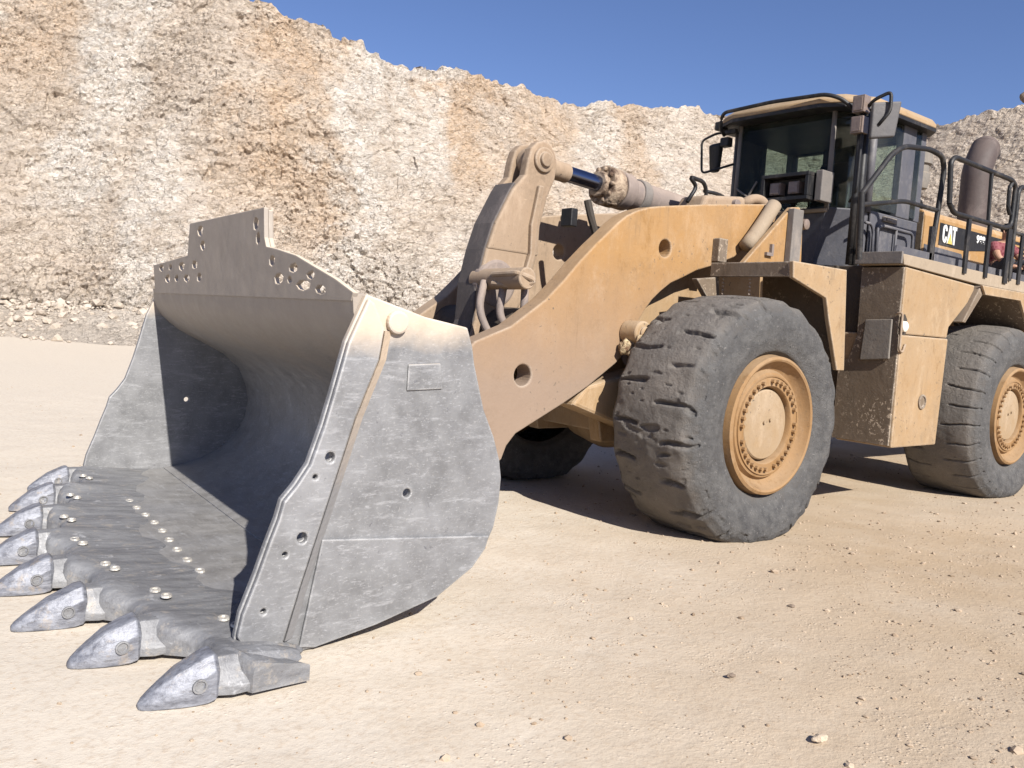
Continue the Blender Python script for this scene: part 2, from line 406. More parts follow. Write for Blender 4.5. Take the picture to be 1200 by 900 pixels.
for i, t in enumerate(ts):
    dirv = F2 + t * R2; dl = dirv / np.linalg.norm(dirv)
    D = Df[i]; Dt = D + BAT; H = 1.608 + Tn[i] * Dt
    fine = True
    for kind, v in rows:
        if kind == 't': off, z, amp = -3.0 + 2.6 * v, -.15 + 1.25 * v ** 1.4, .25 + .4 * v
        elif kind == 'f': off, z, amp = -.4 + (BAT + .4) * v ** 1.1, 1.1 + (H - 1.1) * v, 1.
        else: off, z, amp = BAT + 60 * v ** 2 + .25 * v, H - 3 * v * v, 1. * (1 - v) ** 2
        P = C2 + (D + off) * dirv
        q = Vector((P[0], P[1], z))
        big = noise.noise(q * .11) * 1.1 + noise.noise(Vector((q.x * .35, q.y * .35, q.z * .22))) * .55
        dsp = big
        if fine or kind == 'f':
            a, b, e = facet(q, (.55, .55, .85), 0)
            a2, b2, e2 = facet(q + Vector((0, 0, .3 * q.x)), (1.7, 1.7, 2.7), 11)
            a3, b3, e3 = facet(q + Vector((0, 0, .2 * q.y)), (4.2, 4.2, 6.0), 23)
            rough_ = .30 + 1.1 * max(0, min(1, noise.noise(q * .16) * 1.3 + .40))
            a4, b4, e4 = facet(q + Vector((0, 0, .25 * q.x)), (7.5, 7.5, 10.5), 37)
            dsp += .12 * a + .14 * b + rough_ * (.115 * a2 + .13 * b2 + .10 * a3 + .105 * b3 + .05 * a4 + .05 * b4) + .17 * noise.fractal(Vector((q.x * 1.1 + .3 * q.z, q.y * 1.1, q.z * 2.0 + .35 * q.x)), .75, 2.1, 5)
        dsp *= amp * (1 if t < .3 else max(.45, 1 - 3 * (t - .3)))
        P = P - dl * dsp
        zz = z + (.25 * dsp if kind != 't' else .35 * abs(dsp))
        rim = max(0., 1 - abs(z - H) / 1.4) * (1 if kind != 'p' else max(.25, 1 - 3 * v))
        zz += rim * (.55 * noise.noise(Vector((P[0] * .55, P[1] * .55, 4))) + .40 * abs(noise.noise(Vector((P[0] * 1.3, P[1] * 1.3, 8)))) + .22 * noise.noise(Vector((P[0] * 3.1, P[1] * 3.1, 1))))
        if kind == 't': P = P - dirv / np.linalg.norm(dirv) * (1 - v) * (1.1 + 1.6 * noise.noise(Vector((P[0] * .3, P[1] * .3, 6)))); zz += .22 * (v) * abs(noise.fractal(Vector((P[0] * 1.2, P[1] * 1.2, 2)), .8, 2.1, 3))
        V.append((P[0], P[1], zz))
F = [(i * nrow + j, (i + 1) * nrow + j, (i + 1) * nrow + j + 1, i * nrow + j + 1) for i in range(len(ts) - 1) for j in range(nrow - 1)]
s = NT('limestone_cliff')
p = s.sep(s.co)
n1 = s.noise(.16, 5, .6); n2 = s.noise(.75, 6, .65); n3 = s.noise(5, 6, .7)
strat = s.noise(1.0, 5, .65, s.map((.35, .35, 2.2), (R(8), R(5), 0)))
streak = s.noise(.42, 4, .55, s.map((1, 1, .10)))
fl = s.map((1.3, 1.3, 3.6), (R(18), R(-14), 0)); flake = s.noise(2.2, 8, .68, fl, .35)
fl2 = s.noise(7.5, 6, .7, fl, .3)
# position along the face in metres, so that the chalk runs and ochre beds sit where they are in the quarry
dt = s.n.new('ShaderNodeVectorMath'); dt.operation = 'DOT_PRODUCT'; s.l.new(s.co, dt.inputs[0]); dt.inputs[1].default_value = (float(R2[0]), float(R2[1]), 0)
lat = s.math('ADD', s.math('SUBTRACT', dt.outputs['Value'], float(C2 @ R2)), s.math('MULTIPLY', s.math('SUBTRACT', s.noise(.30, 7, .68), .5), 9.0))
def band(c, hw, k, lo=None, hi=None):
    m_ = s.math('MULTIPLY', s.math('MULTIPLY', s.rng(lat, c - hw, c - hw * .25), s.rng(lat, c + hw, c + hw * .25)), k)
    if lo is not None: m_ = s.math('MULTIPLY', m_, s.rng(s.math('ADD', p[2], s.math('MULTIPLY', n2, 3.)), lo, lo + 2.5))
    if hi is not None: m_ = s.math('MULTIPLY', m_, s.rng(s.math('ADD', p[2], s.math('MULTIPLY', n2, 3.)), hi + 2.5, hi))
    return m_
def total(*b_):
    t_ = b_[0]
    for q_ in b_[1:]: t_ = s.math('MAXIMUM', t_, q_)
    return t_
chalk = total(band(-17.2, 1.5, 1., 5), band(-14.2, 1.8, .9, None, 9), band(-7.3, 1.5, 1.), band(-5.0, 1.2, .8, 7), band(-11.5, 1.6, .6, None, 6), band(-2.0, 2.0, .7, None, 6), band(3.6, 1.6, .6), band(9, 2, .4), band(-24, 2, .8), band(-6, 4, .7, None, 5))
ochre = total(band(-10.4, 2.0, .9, 6), band(-3.2, 2.2, 1., 8), band(-20.5, 2.2, .7, 10), band(.5, 1.8, .7, 7), band(6, 2, .6, 6), band(-9.0, 1.6, .7, 4, 10))
col = s.mix(s.rng(n2, .36, .64), (.50, .42, .345), (.62, .54, .455))
col = s.mix(s.rng(strat, .42, .66, 0, .5), col, (.69, .59, .485))
col = s.mix(s.math('MULTIPLY', ochre, s.rng(n3, .30, .62, .25, .75)), col, (.60, .425, .275))
col = s.mix(s.math('MULTIPLY', chalk, s.rng(n3, .36, .58, .30, .95)), col, (.71, .665, .605))
col = s.mix(s.rng(s.noise(.5, 5, .7), .56, .72, 0, .35), col, (.52, .455, .40))
col = s.mix(s.rng(flake, .39, .29, 0, .5), col, (.36, .28, .21))
col = s.mix(s.rng(fl2, .40, .30, 0, .5), col, (.33, .255, .19))
col = s.mix(s.rng(fl2, .58, .72, 0, .45), col, (.66, .60, .53))
# broken flakes: stretched cells bent by noise, each with a tone and a face height of its own
def warped(sc_, rot_, amt, fq):
    v_ = s.n.new('ShaderNodeTexNoise'); v_.inputs['Scale'].default_value = fq; v_.inputs['Detail'].default_value = 4; s.l.new(s.co, v_.inputs['Vector'])
    m_ = s.n.new('ShaderNodeVectorMath'); m_.operation = 'MULTIPLY_ADD'; s.l.new(v_.outputs['Color'], m_.inputs[0]); m_.inputs[1].default_value = (amt,) * 3; s.l.new(s.co, m_.inputs[2])
    return s.map(sc_, rot_, m_.outputs[0])
wa = warped((1, 1, 2.3), (R(24), R(-16), 0), 1.1, .9); wb = warped((1, 1, 2.6), (R(-14), R(22), 0), .45, 2.4)
ca = s.sep(s.vor(1.5, 'F1', 'Color', wa)); cb = s.sep(s.vor(4.2, 'F1', 'Color', wb)); cc = s.sep(s.vor(10., 'F1', 'Color', wb))
ea = s.vor(1.5, 'DISTANCE_TO_EDGE', 'Distance', wa); eb = s.vor(4.2, 'DISTANCE_TO_EDGE', 'Distance', wb)
tone = s.math('ADD', s.math('ADD', s.math('MULTIPLY', ca[0], .30), s.math('MULTIPLY', cb[0], .40)), s.math('MULTIPLY', cc[0], .30))
col = s.mix(1., col, s.mix(s.rng(tone, .25, .75), (.82, .80, .78), (1.09, 1.09, 1.09)), 'MULTIPLY')
col = s.mix(s.rng(p[2], 2.6, .5, 0, .85), col, s.mix(s.rng(n3, .35, .65), (.45, .385, .315), (.56, .49, .41)))
broken = s.rng(s.noise(.33, 5, .7), .44, .58)
ck = s.math('MAXIMUM', s.math('MULTIPLY', s.rng(ea, .030, .004), s.rng(n3, .46, .56)), s.math('MULTIPLY', s.rng(eb, .045, .006), s.math('MULTIPLY', s.rng(n2, .42, .56), broken)))
col = s.mix(s.math('MULTIPLY', ck, .65), col, (.24, .18, .135))
h = s.math('ADD', s.math('MULTIPLY', flake, .8), s.math('MULTIPLY', fl2, .35))
h = s.math('ADD', h, s.math('MULTIPLY', s.math('ADD', s.math('ADD', s.math('MULTIPLY', ca[1], .5), s.math('MULTIPLY', cb[1], .38)), s.math('SUBTRACT', s.math('MULTIPLY', cc[1], .16), s.math('MULTIPLY', ck, .6))), 1.))
nrm = s.bump(s.noise(22, 6, .75), .7, .05, s.bump(h, .85, .30))
cliff = mesh_from('quarry_cliff', V, F, s.done(col, .95, 0, nrm, .1))
tag(cliff, kind='structure')

def rock_mesh(n_items, placer, mat, name, seed=1):
    rg = random.Random(seed); vs = []; fs = []
    t = bmesh.new(); bmesh.ops.create_icosphere(t, subdivisions=1, radius=1)
    bv = [v.co.copy() for v in t.verts]; bf = [[v.index for v in f.verts] for f in t.faces]; t.free()
    ico = bmesh.new(); bmesh.ops.create_icosphere(ico, subdivisions=1, radius=1); ico.free()
    for k in range(n_items):
        pl = placer(rg)
        if pl is None: continue
        (x, y, z), r = pl
        o = Vector((rg.uniform(-99, 99), rg.uniform(-99, 99), 0))
        sc = Vector((rg.uniform(.7, 1.3), rg.uniform(.7, 1.3), rg.uniform(.45, .85)))
        a = rg.uniform(0, 6.28); ca, sa = math.cos(a), math.sin(a); b0 = len(vs)
        for v in bv:
            m = 1 + .55 * noise.noise(v * 1.3 + o)
            px, py, pz = v.x * sc.x * m * r, v.y * sc.y * m * r, v.z * sc.z * m * r
            vs.append((x + ca * px - sa * py, y + sa * px + ca * py, z + pz))
        fs += [[i + b0 for i in f] for f in bf]
    return mesh_from(name, vs, fs, mat)
s = NT('pale_rubble'); M['rubble'] = s.done(s.mix(s.rng(s.noise(1.1, 5), .35, .65), (.40, .34, .275), (.52, .45, .375)), .95, 0, s.bump(s.noise(12, 6, .7), .7, .05), .15)
def talus(rg):
    t = rg.uniform(-.9, .8); D = float(np.interp(t, ct[:, 0], ct[:, 1]))
    k = abs(rg.gauss(0, 1)); off = -.2 - 1.15 * k
    P = C2 + (D + off) * (F2 + t * R2)
    r = min(.30, .042 * math.exp(rg.gauss(0, .68)))
    return (P[0], P[1], max(0.0, 1.15 - .55 * k) * rg.uniform(.75, 1.15) + r * .45), r
rub = rock_mesh(13000, talus, M['rubble'], 'rubble', 5)
tag(rub, kind='stuff')

s = NT('dirt_gravel'); M['gravel'] = s.done(s.mix(s.rng(s.noise(2.3, 3), .35, .65), (.26, .19, .13), (.44, .35, .26)), .95, 0, None, .15)
def pebble(rg):
    d = 1.6 + 13 * rg.random() ** 1.5; t = rg.uniform(-.75, .8)
    if rg.random() > .10 + .90 * max(0, min(1, (t + .15) * 1.6)): return None
    P = C2 + d * (F2 + t * R2)
    if noise.noise((P[0] * .5, P[1] * .5, 5)) < rg.uniform(-.55, .35): return None
    r = .0034 * math.exp(rg.gauss(0, .6)) * (1 + d * .05)
    return (P[0], P[1], gh(P[0], P[1]) + r * .25), min(r, .03)
grv = rock_mesh(30000, pebble, M['gravel'], 'gravel', 8)
tag(grv, kind='stuff')

def stone(loc, r, mat, seed, label, cat='stone', sz=(1, 1, .6)):
    bm = bmesh.new(); bmesh.ops.create_icosphere(bm, subdivisions=3, radius=r)
    for v in bm.verts:
        q = v.co / r
        v.co = Vector((v.co.x * sz[0], v.co.y * sz[1], v.co.z * sz[2])) * (1 + .45 * noise.noise(q * 1.1 + Vector((seed, 0, 0))) + .12 * noise.noise(q * 3.4 + Vector((0, seed, 0))))
    o = obj('stone' if cat == 'stone' else 'boulder', bm, mat)
    o.location = loc
    return tag(o, label, cat)
s = NT('stone_pale'); st_pale = s.done(s.mix(s.noise(30, 4), (.40, .32, .235), (.50, .41, .31)), .95, 0, s.bump(s.noise(60, 5), .5, .01), .15)
s = NT('stone_dark'); st_dark = s.done(s.mix(s.noise(30, 4), (.14, .11, .09), (.25, .19, .14)), .95, 0, s.bump(s.noise(60, 5), .5, .01), .15)
stone((2.69, 3.97, .0), .026, st_pale, 3, 'pale tan stone, largest of the loose stones in the right foreground dirt', sz=(1.3, .9, .6))
stone((2.49, 3.38, .0), .019, st_dark, 8, 'small dark brown stone on pale dirt in front of the big near tyre', sz=(1.2, .8, .5))
stone((1.27, 2.91, .0), .020, st_dark, 14, 'small dark stone on the tan dirt nearest the front tyre', sz=(1, 1, .55))
Db = 44.8 + 6; Pb = C2 + Db * (F2 + .572 * R2)
stone((Pb[0], Pb[1], 1.608 + .300 * Db + .05), .42, st_dark, 21, 'dark grey boulder on the rim of the right hand cliff against the sky', 'boulder', (1.2, 1.0, .8))

# ------------------------------------------------------------------ the wheel loader
loader = empty('wheel_loader', (0, 0, 0))
tag(loader, 'huge dusty yellow wheel loader with grey toothed bucket lowered on the quarry floor', 'wheel loader')

# ---- wheels
def tyre_mesh(seed, worn):
    N, prof = 720, []
    pts = [(-.34, .56), (-.41, .60), (-.445, .70), (-.452, .80), (-.44, .88), (-.41, .945), (-.36, .99)]
    for k in range(len(pts) - 1):
        (a, b), (c, d) = pts[k], pts[k + 1]
        for m in range(5): prof.append((a + (c - a) * m / 5, b + (d - b) * m / 5))
    half = prof + [(-.36, .99)]
    mid = [(-.36 + .72 * m / 54, .99 + .042 * math.sin(math.pi * min(1, m / 54 * 1.0)) ** .5 if 0 < m < 54 else .99) for m in range(1, 54)]
    full = half + mid + [(-y, r) for y, r in half[::-1]]
    L = 21 if worn else 30
    rg = random.Random(seed)
    lug = [[(rg.uniform(.02, .16), rg.uniform(.34, .47), rg.uniform(.45, 1), rg.uniform(-.15, .15)) for _ in range(L)] for _ in range(2)]
    vs = []
    for i in range(N):
        th = 2 * math.pi * i / N; cs, sn = math.cos(th), math.sin(th)
        for y, r in full:
            q = Vector((cs * r, y, sn * r)); dr = 0
            if r > .9:
                sd = 0 if y > 0 else 1; ay = abs(y)
                ph = L * i / N + (.5 if sd else 0) + (.12 * noise.noise(q * 3) if worn else 0); k = int(ph) % L; fr = ph - int(ph) - .5
                a, b, dep, sh = lug[sd][k]
                if not worn: a, b, dep = (.06 if k % 2 else .12), .47, .9
                wdt = .070 if worn else .05
                win = max(0, min(1, (ay - a) / .05)) * max(0, min(1, (b - ay) / .05))
                g = max(0, 1 - abs(fr - sh * (ay - .2) - .10 * noise.noise(q * 6)) / wdt)
                dr -= (.055 if worn else .038) * dep * win * min(1, g * 2.2)
                if worn:
                    dr += .010 * math.cos(2 * math.pi * (ph - .5)) * max(0, min(1, (ay - .16) / .2))
                    n = noise.noise(Vector((q.x * 11, q.y * 4, q.z * 11)) + Vector((seed, 0, 0)))
                    dr -= .024 * max(0, min(1, (n - .46) / .05))
                    n = noise.noise(Vector((q.x * 20, q.y * 9, q.z * 20)) + Vector((0, seed, 3)))
                    dr -= .012 * max(0, min(1, (n - .44) / .06))
                dr += .0055 * noise.fractal(q * 6, .8, 2.0, 4) * (1 if worn else .5)
            else:
                dr += .004 * noise.noise(q * 6) + .002 * noise.noise(q * 22)
            rr = r + dr
            x, z = cs * rr, sn * rr
            yy = y
            if z < -.60 and r > .58:
                yy = y * (1 + .10 * min(1, (-.60 - z) / .3) * (1 if abs(y) > .25 else .3))
            z = max(z, -.931 + .004 * noise.noise(q * 9))
            vs.append((x, yy, z))
    m = len(full)
    fs = [(i * m + j, ((i + 1) % N) * m + j, ((i + 1) % N) * m + j + 1, i * m + j + 1) for i in range(N) for j in range(m - 1)]
    me = bpy.data.meshes.new('tyre'); me.from_pydata(vs, [], fs); me.materials.append(M['rubber'])
    me.polygons.foreach_set('use_smooth', [True] * len(me.polygons)); me.update()
    return me
def rim_mesh():
    f = lambda a, b, h: (a, h, b)
    O = .4405
    pr = [(.60, -.2), (.565, -.06), (.557, 0), (.535, .012), (.52, .004), (.505, -.03), (.475, -.075), (.447, -.09), (.437, -.075), (.425, -.055), (.395, -.048), (.318, -.050), (.308, -.062), (.300, -.14)]
    bm = lathe([(r, h + O) for r, h in pr] + [(.02, O - .14)], f, 72)
    bm2 = bm
    for k in range(36):
        if k % 9 == 8: continue
        a = 2 * math.pi * k / 36
        c = Vector((.357 * math.cos(a), O - .05, .357 * math.sin(a)))
        cyl(c, c + Vector((0, .032, 0)), .017, 6, bm2)
    lathe([(.405, O - .05), (.402, O - .038), (.392, O - .040), (.388, O - .05)], f, 72, bm2, cap=False)
    bmesh.ops.recalc_face_normals(bm2, faces=bm2.faces[:])
    me = bpy.data.meshes.new('rim'); bm2.to_mesh(me); bm2.free(); me.materials.append(M['rim']); return me
def hub_mesh():
    f = lambda a, b, h: (a, h, b); O = .4405
    bm = lathe([(.285, O - .2), (.285, O - .085), (.275, O - .075), (.05, O - .07), (.02, O - .07)], f, 56)
    for a, b in ((.03, .02), (-.05, .04)):
        cyl((a, O - .075, b), (a, O - .055, b), .014, 8, bm)
    bmesh.ops.recalc_face_normals(bm, faces=bm.faces[:])
    me = bpy.data.meshes.new('hub'); bm.to_mesh(me); bm.free(); me.materials.append(M['hub']); return me
rimM, hubM = rim_mesh(), hub_mesh(); tyF, tyR = tyre_mesh(3, True), tyre_mesh(9, False)
for me in (rimM, hubM):
    me.polygons.foreach_set('use_smooth', [True] * len(me.polygons)); me.set_sharp_from_angle(angle=R(35))
for x, y, rz, spin, ty in ((0, 1.3735, 0, .3, tyF), (0, -1.3735, math.pi, 1.2, tyF), (-4.7375, 1.3735, 0, .1, tyR), (-4.7375, -1.3735, math.pi, .9, tyR)):
    wv = empty('wheel', (x, y, .931), loader); wv.rotation_euler = (0, 0, rz)
    for nm, me in (('tyre', ty), ('rim', rimM), ('hub', hubM)):
        link(bpy.data.objects.new(nm, me), wv)

# ---- bucket
def B(u, y, z): return (u + .06 * (y - 2.15), y, z)
BXZ = lambda a, b, t: B(a, t, b)
BYZ = lambda a, b, t: B(t, a, b)
inner = [(3.945, 1.70), (3.935, 1.61), (3.91, 1.54), (3.865, 1.475), (3.80, 1.415), (3.71, 1.35), (3.59, 1.29), (3.45, 1.225), (3.30, 1.145), (3.15, 1.02), (3.07, .84), (3.05, .70), (3.07, .56), (3.13, .44), (3.21, .34), (3.32, .25), (3.46, .18), (3.62, .13), (3.80, .105)]
outer = [(3.87, 1.70), (3.86, 1.69), (3.84, 1.68), (3.81, 1.67), (3.77, 1.655), (3.70, 1.63), (3.55, 1.59), (3.31, 1.54), (3.25, 1.38), (3.17, 1.14), (3.07, .94), (3.03, .79), (3.03, .64), (3.06, .49), (3.10, .39), (3.17, .30), (3.39, .15), (3.60, .085), (3.80, .045)]
Y0, Y1 = -2.06, 2.11
ys = np.linspace(Y0, Y1, 15)
bm = loft([[B(u, y, z) for u, z in inner + outer[::-1]] for y in ys])
bucket = obj('bucket', bm, M['steelin'], loader, smooth='auto')
plate = [(3.89, 1.70), (3.70, 1.65), (3.55, 1.61), (3.29, 1.57), (3.25, 1.47), (3.23, 1.38), (3.15, 1.14), (3.07, .99), (3.02, .86), (3.0, .76), (3.005, .62), (3.03, .49), (3.08, .38), (3.16, .28), (3.38, .15), (3.74, .06), (4.07, .005), (4.36, .005),
         (4.46, .12), (4.44, .24), (4.38, .40), (4.33, .55), (4.29, .66), (4.27, .74), (4.21, .81), (4.15, .90), (4.09, 1.08), (4.05, 1.23), (3.99, 1.47)]
hl = [circle(4.05, .93, .024, 12), circle(4.12, .84, .013, 10), circle(4.17, .56, .025, 12), circle(4.25, .49, .014, 10), circle(4.34, .24, .014, 10), circle(3.60, .72, .022, 12)]
for yo, yi, hs in ((2.15, 2.11, hl), (-2.10, -2.06, [circle(3.62, .72, .022, 12)])):
    obj('side_plate', prism(plate, yi, yo, BXZ, hs), M['steel'], bucket, bevel=.008)
barp = [(3.86, 1.66), (3.80, 1.54), (3.82, 1.39), (3.93, 1.11), (4.03, .78), (4.17, .32), (4.24, .07), (4.43, .10), (4.455, .14), (4.435, .24), (4.375, .40), (4.325, .55), (4.285, .66), (4.265, .74), (4.205, .81), (4.145, .90), (4.085, 1.08), (4.045, 1.23), (3.985, 1.47), (3.892, 1.68)]
for sgn in (1, -1):
    y0 = 2.152 if sgn > 0 else -2.102
    obj('side_cutter', prism(barp, y0, y0 + sgn * .035, BXZ, [circle(p[0], p[1], r, 12) for p, r in (((4.05, .93), .024), ((4.12, .84), .012), ((4.17, .56), .025), ((4.25, .49), .013), ((4.34, .24), .013))]), M['steel'], bucket, bevel=.01)
    # sloping fillet weld behind the cutter
    a = [(3.80, 1.53), (3.82, 1.39), (3.93, 1.11), (4.03, .78), (4.17, .32), (4.235, .08)]
    secs = [[B(u - .004, y0, z), B(u - .004, y0 + sgn * .033, z), B(u - .055, y0, z)] for u, z in a]
    obj('weld_seam', loft(secs), M['weldseam'], bucket)
    obj('wear_plate', prism([(4.06, .535), (3.07, .45), (3.09, .38), (3.17, .285), (3.385, .158), (3.74, .07), (4.07, .015), (4.15, .03)], y0, y0 + sgn * .016, BXZ), M['steel'], bucket, bevel=.006)
obj('patch_plate', prism([(3.64, 1.37), (3.45, 1.38), (3.43, 1.25), (3.64, 1.24)], 2.152, 2.160, BXZ), M['steel'], bucket, bevel=.004)
bm = bmesh.new(); cyl(B(3.72, 2.14, 1.575), B(3.72, 2.185, 1.575), .058, 20, bm)
obj('lifting_boss', bm, M['steel'], bucket, bevel=.012)
guard = [(.79, 2.20), (.82, 2.02), (.86, 1.965), (1.04, 1.945), (1.35, 1.90), (1.6, 1.84), (1.9, 1.77), (2.12, 1.705), (2.10, 1.66), (-2.05, 1.66), (-1.98, 1.70), (-2.07, 1.905), (-1.5, 1.93), (-.93, 1.96), (-.90, 2.20)]
def chunk(y, z, w, h, k):
    rg = random.Random(k); return [(y + w * math.cos(a) * rg.uniform(.8, 1.15), z + h * math.sin(a) * rg.uniform(.8, 1.15)) for a in [2 * math.pi * i / 7 + .3 for i in range(7)]]
gholes = [(-.60, 2.13, .05, .028), (-.52, 2.02, .045, .026), (.65, 2.11, .032, .03), (.70, 2.02, .028, .026), (-1.76, 1.875, .055, .022), (-1.46, 1.875, .04, .016), (-1.10, 1.88, .06, .022), (-.72, 1.885, .06, .024), (-1.53, 1.785, .06, .024),
          (-1.24, 1.785, .04, .018), (-.93, 1.785, .06, .018), (-.58, 1.79, .045, .022), (.97, 1.88, .035, .022), (1.32, 1.83, .05, .018), (1.58, 1.79, .04, .014), (1.10, 1.775, .045, .024), (1.27, 1.765, .025, .014), (1.48, 1.735, .07, .02), (1.72, 1.715, .05, .017)]
obj('spill_guard', prism(guard, 3.948, 3.918, BYZ, [chunk(y, z, a * 1.45, b * 1.5, i) for i, (y, z, a, b) in enumerate(gholes)]), M['steelin'], bucket, bevel=.006)

obj('guard_rib', prism([(.71, 2.19), (.785, 2.19), (.815, 2.02), (.86, 1.96), (.80, 1.93), (.74, 2.0)], 3.917, 3.885, BYZ), M['steelin'], bucket, bevel=.008)
# floor and the spade-shaped lip casting that carries the eight teeth
TY = [2.36, 1.82, 1.26, .68, .08, -.58, -1.27, -1.93]
TU = [4.635, 4.825, 4.965, 5.04, 5.05, 4.955, 4.80, 4.62]
obj('floor_plate', prism([(3.78, 2.10), (4.42, 2.10), (4.70, 1.3), (4.80, .35), (4.70, -.7), (4.42, -2.06), (3.78, -2.06)], .03, .098, lambda a, b, t: B(a, b, t)), M['steelin'], bucket, bevel=.006)
def lip_front(y):
    if y >= TY[0]: return TU[0] - .07 - .6 * (y - TY[0])
    if y <= TY[-1]: return TU[-1] - .07 - .6 * (TY[-1] - y)
    for i in range(7):
        if TY[i] >= y >= TY[i + 1]:
            t = (TY[i] - y) / (TY[i] - TY[i + 1])
            w_ = max(0., min(1., (min(t, 1 - t) - .14) / .26)); w_ = w_ * w_ * (3 - 2 * w_)
            return TU[i] + (TU[i + 1] - TU[i]) * t - .06 - .085 * w_
bm = bmesh.new(); rows_ = []
DS = [0, .012, .035, .07, .12, .18, .25, .33, .42, .52, .60]
for k in range(241):
    y = -2.06 + 4.555 * k / 240
    uf = lip_front(y); hum = max(math.exp(-((y - ty) / .135) ** 2) for ty in TY)
    ln = 1. if y < 2.08 else .42
    col_ = [B(uf + .0, y, .02)]
    for d in DS:
        sft = max(0., 1 - (d / .60)) ** 1.3
        nose = min(1., (d / .05)) ** .5
        z = .098 + (.030 + .062 * hum) * sft * (.35 + .65 * nose) - (1 - nose) * (.030 - .01 * hum) + .005 * noise.noise((y * 5, d * 6, 2))
        if d > .58: z = .09
        col_.append(B(uf - d * ln, y, z))
    col_.append(B(uf - .60 * ln, y, .02))
    rows_.append([bm.verts.new(q) for q in col_])
for ra, rb in zip(rows_, rows_[1:]):
    for j in range(len(ra)):
        jj = (j + 1) % len(ra); bm.faces.new((ra[j], ra[jj], rb[jj], rb[j]))
bm.faces.new(rows_[0]); bm.faces.new(rows_[-1])
lip = obj('cutting_lip', bm, M['adapter'], bucket, smooth='auto')
def section(u, y, w, zb, zt, rnd_=.35, tw=.7, flare=0.):
    hw = w / 2; t = hw * tw; m = zb + (zt - zb) * (1 - rnd_); q = hw * (1 + flare); fz = zb + .45 * (m - zb)
    return [B(u, y - q, zb), B(u, y + q, zb), B(u, y + q, fz), B(u, y + hw, m), B(u, y + t, zt - .004), B(u, y, zt), B(u, y - t, zt - .004), B(u, y - hw, m), B(u, y - q, fz)]
adm, tom = None, None
for i, (y, u) in enumerate(zip(TY, TU)):
    sl_ = (TU[min(i + 1, 7)] - TU[max(i - 1, 0)]) / (TY[min(i + 1, 7)] - TY[max(i - 1, 0)])
    ad = [(-.40, .06, .085, .112), (-.30, .13, .06, .142), (-.18, .160, .03, .162), (-.08, .165, .02, .170), (-.02, .165, .02, .170), (.0, .16, .03, .162)]
    bm = loft([section(u + a, y, w_, zb, zt, .45, .55, fl_) for (a, w_, zb, zt), fl_ in zip(ad, (.6, .7, .6, .4, .1, .0))])
    obj('tooth_adapter', bm, M['adapter'], bucket, smooth='auto', bevel=.016, seg=3)
    kz = 1 + .10 * noise.noise((i * 3.7, 1, 1)); kl = .97 + .10 * noise.noise((i * 2.3, 5, 1))
    tp = [(-.030, .17, .03, .172, .30), (-.012, .20, .012, .188, .34), (.02, .20, .004, .182, .36), (.07, .184, .0, .160, .42), (.13, .160, .0, .136, .46), (.185, .128, .0, .098, .5), (.235, .092, .0, .062, .5), (.265, .060, .0, .038, .5), (.278, .030, .002, .022, .5)]
    tp = [(a_ * kl, w_ * (1 if a_ < .1 else kz), zb, zt * kz if a_ > .05 else zt, r_) for a_, w_, zb, zt, r_ in tp]
    bm = loft([section(u + a, y, w_, zb - .004, zt, rr_, .5) for a, w_, zb, zt, rr_ in tp])
    for v in bm.verts: v.co += Vector((0, .004, .004)) * noise.noise(v.co * 9)
    tooth = obj('bucket_tooth', bm, M['tooth'], bucket, smooth='auto', bevel=.007)
    for sg in (1, -1):
        c = Vector(B(u + .055, y + sg * .0965, .08))
        bm = lathe([(.030, 0), (.030, .008), (.023, .009), (.019, -.004), (.002, -.004)], lambda a, b, h, c=c, sg=sg: (c.x + a, c.y + sg * h, c.z + b), 14)
        obj('retaining_pin', bm, M['adapter'], bucket)
    for k in (0, 1):
        yy, uu = y - .45 + .11 * k, u - .20 - .03 * k - .03 * max(0, i - 3)
        if yy < -2.0: continue
        bm = lathe([(.036, 0), (.032, .010), (.021, .010), (.018, .002), (.004, .002)], lambda a, b, h, yy=yy, uu=uu: B(uu + a * .8, yy + b, .132 + h), 14)
        obj('plug_weld', bm, M['weld'], bucket)
for k in range(9):
    bm = lathe([(.042, 0), (.038, .009), (.026, .009), (.021, .002), (.004, .002)], lambda a, b, h, k=k: B(4.31 + .012 * math.sin(k) + a * .7, 1.04 - .235 * k + b, .098 + h), 14)
    obj('floor_bolt', bm, M['weld'], bucket)
# corner casting that wraps the near and far plate
for sg, yc in ((1, 2.15), (-1, -2.10)):
    secs = []
    for u, w_, z in ((4.13, .02, .03), (4.22, .06, .07), (4.33, .12, .105), (4.45, .20, .125), (4.55, .26, .11), (4.60, .27, .06)):
        secs.append([B(u, yc - sg * .10, .005), B(u, yc + sg * w_, .005), B(u, yc + sg * w_, z * .55), B(u, yc + sg * w_ * .35, z), B(u, yc - sg * .10, z * .9)])
    obj('corner_shroud', loft(secs), M['adapter'], bucket, smooth='auto', bevel=.01)

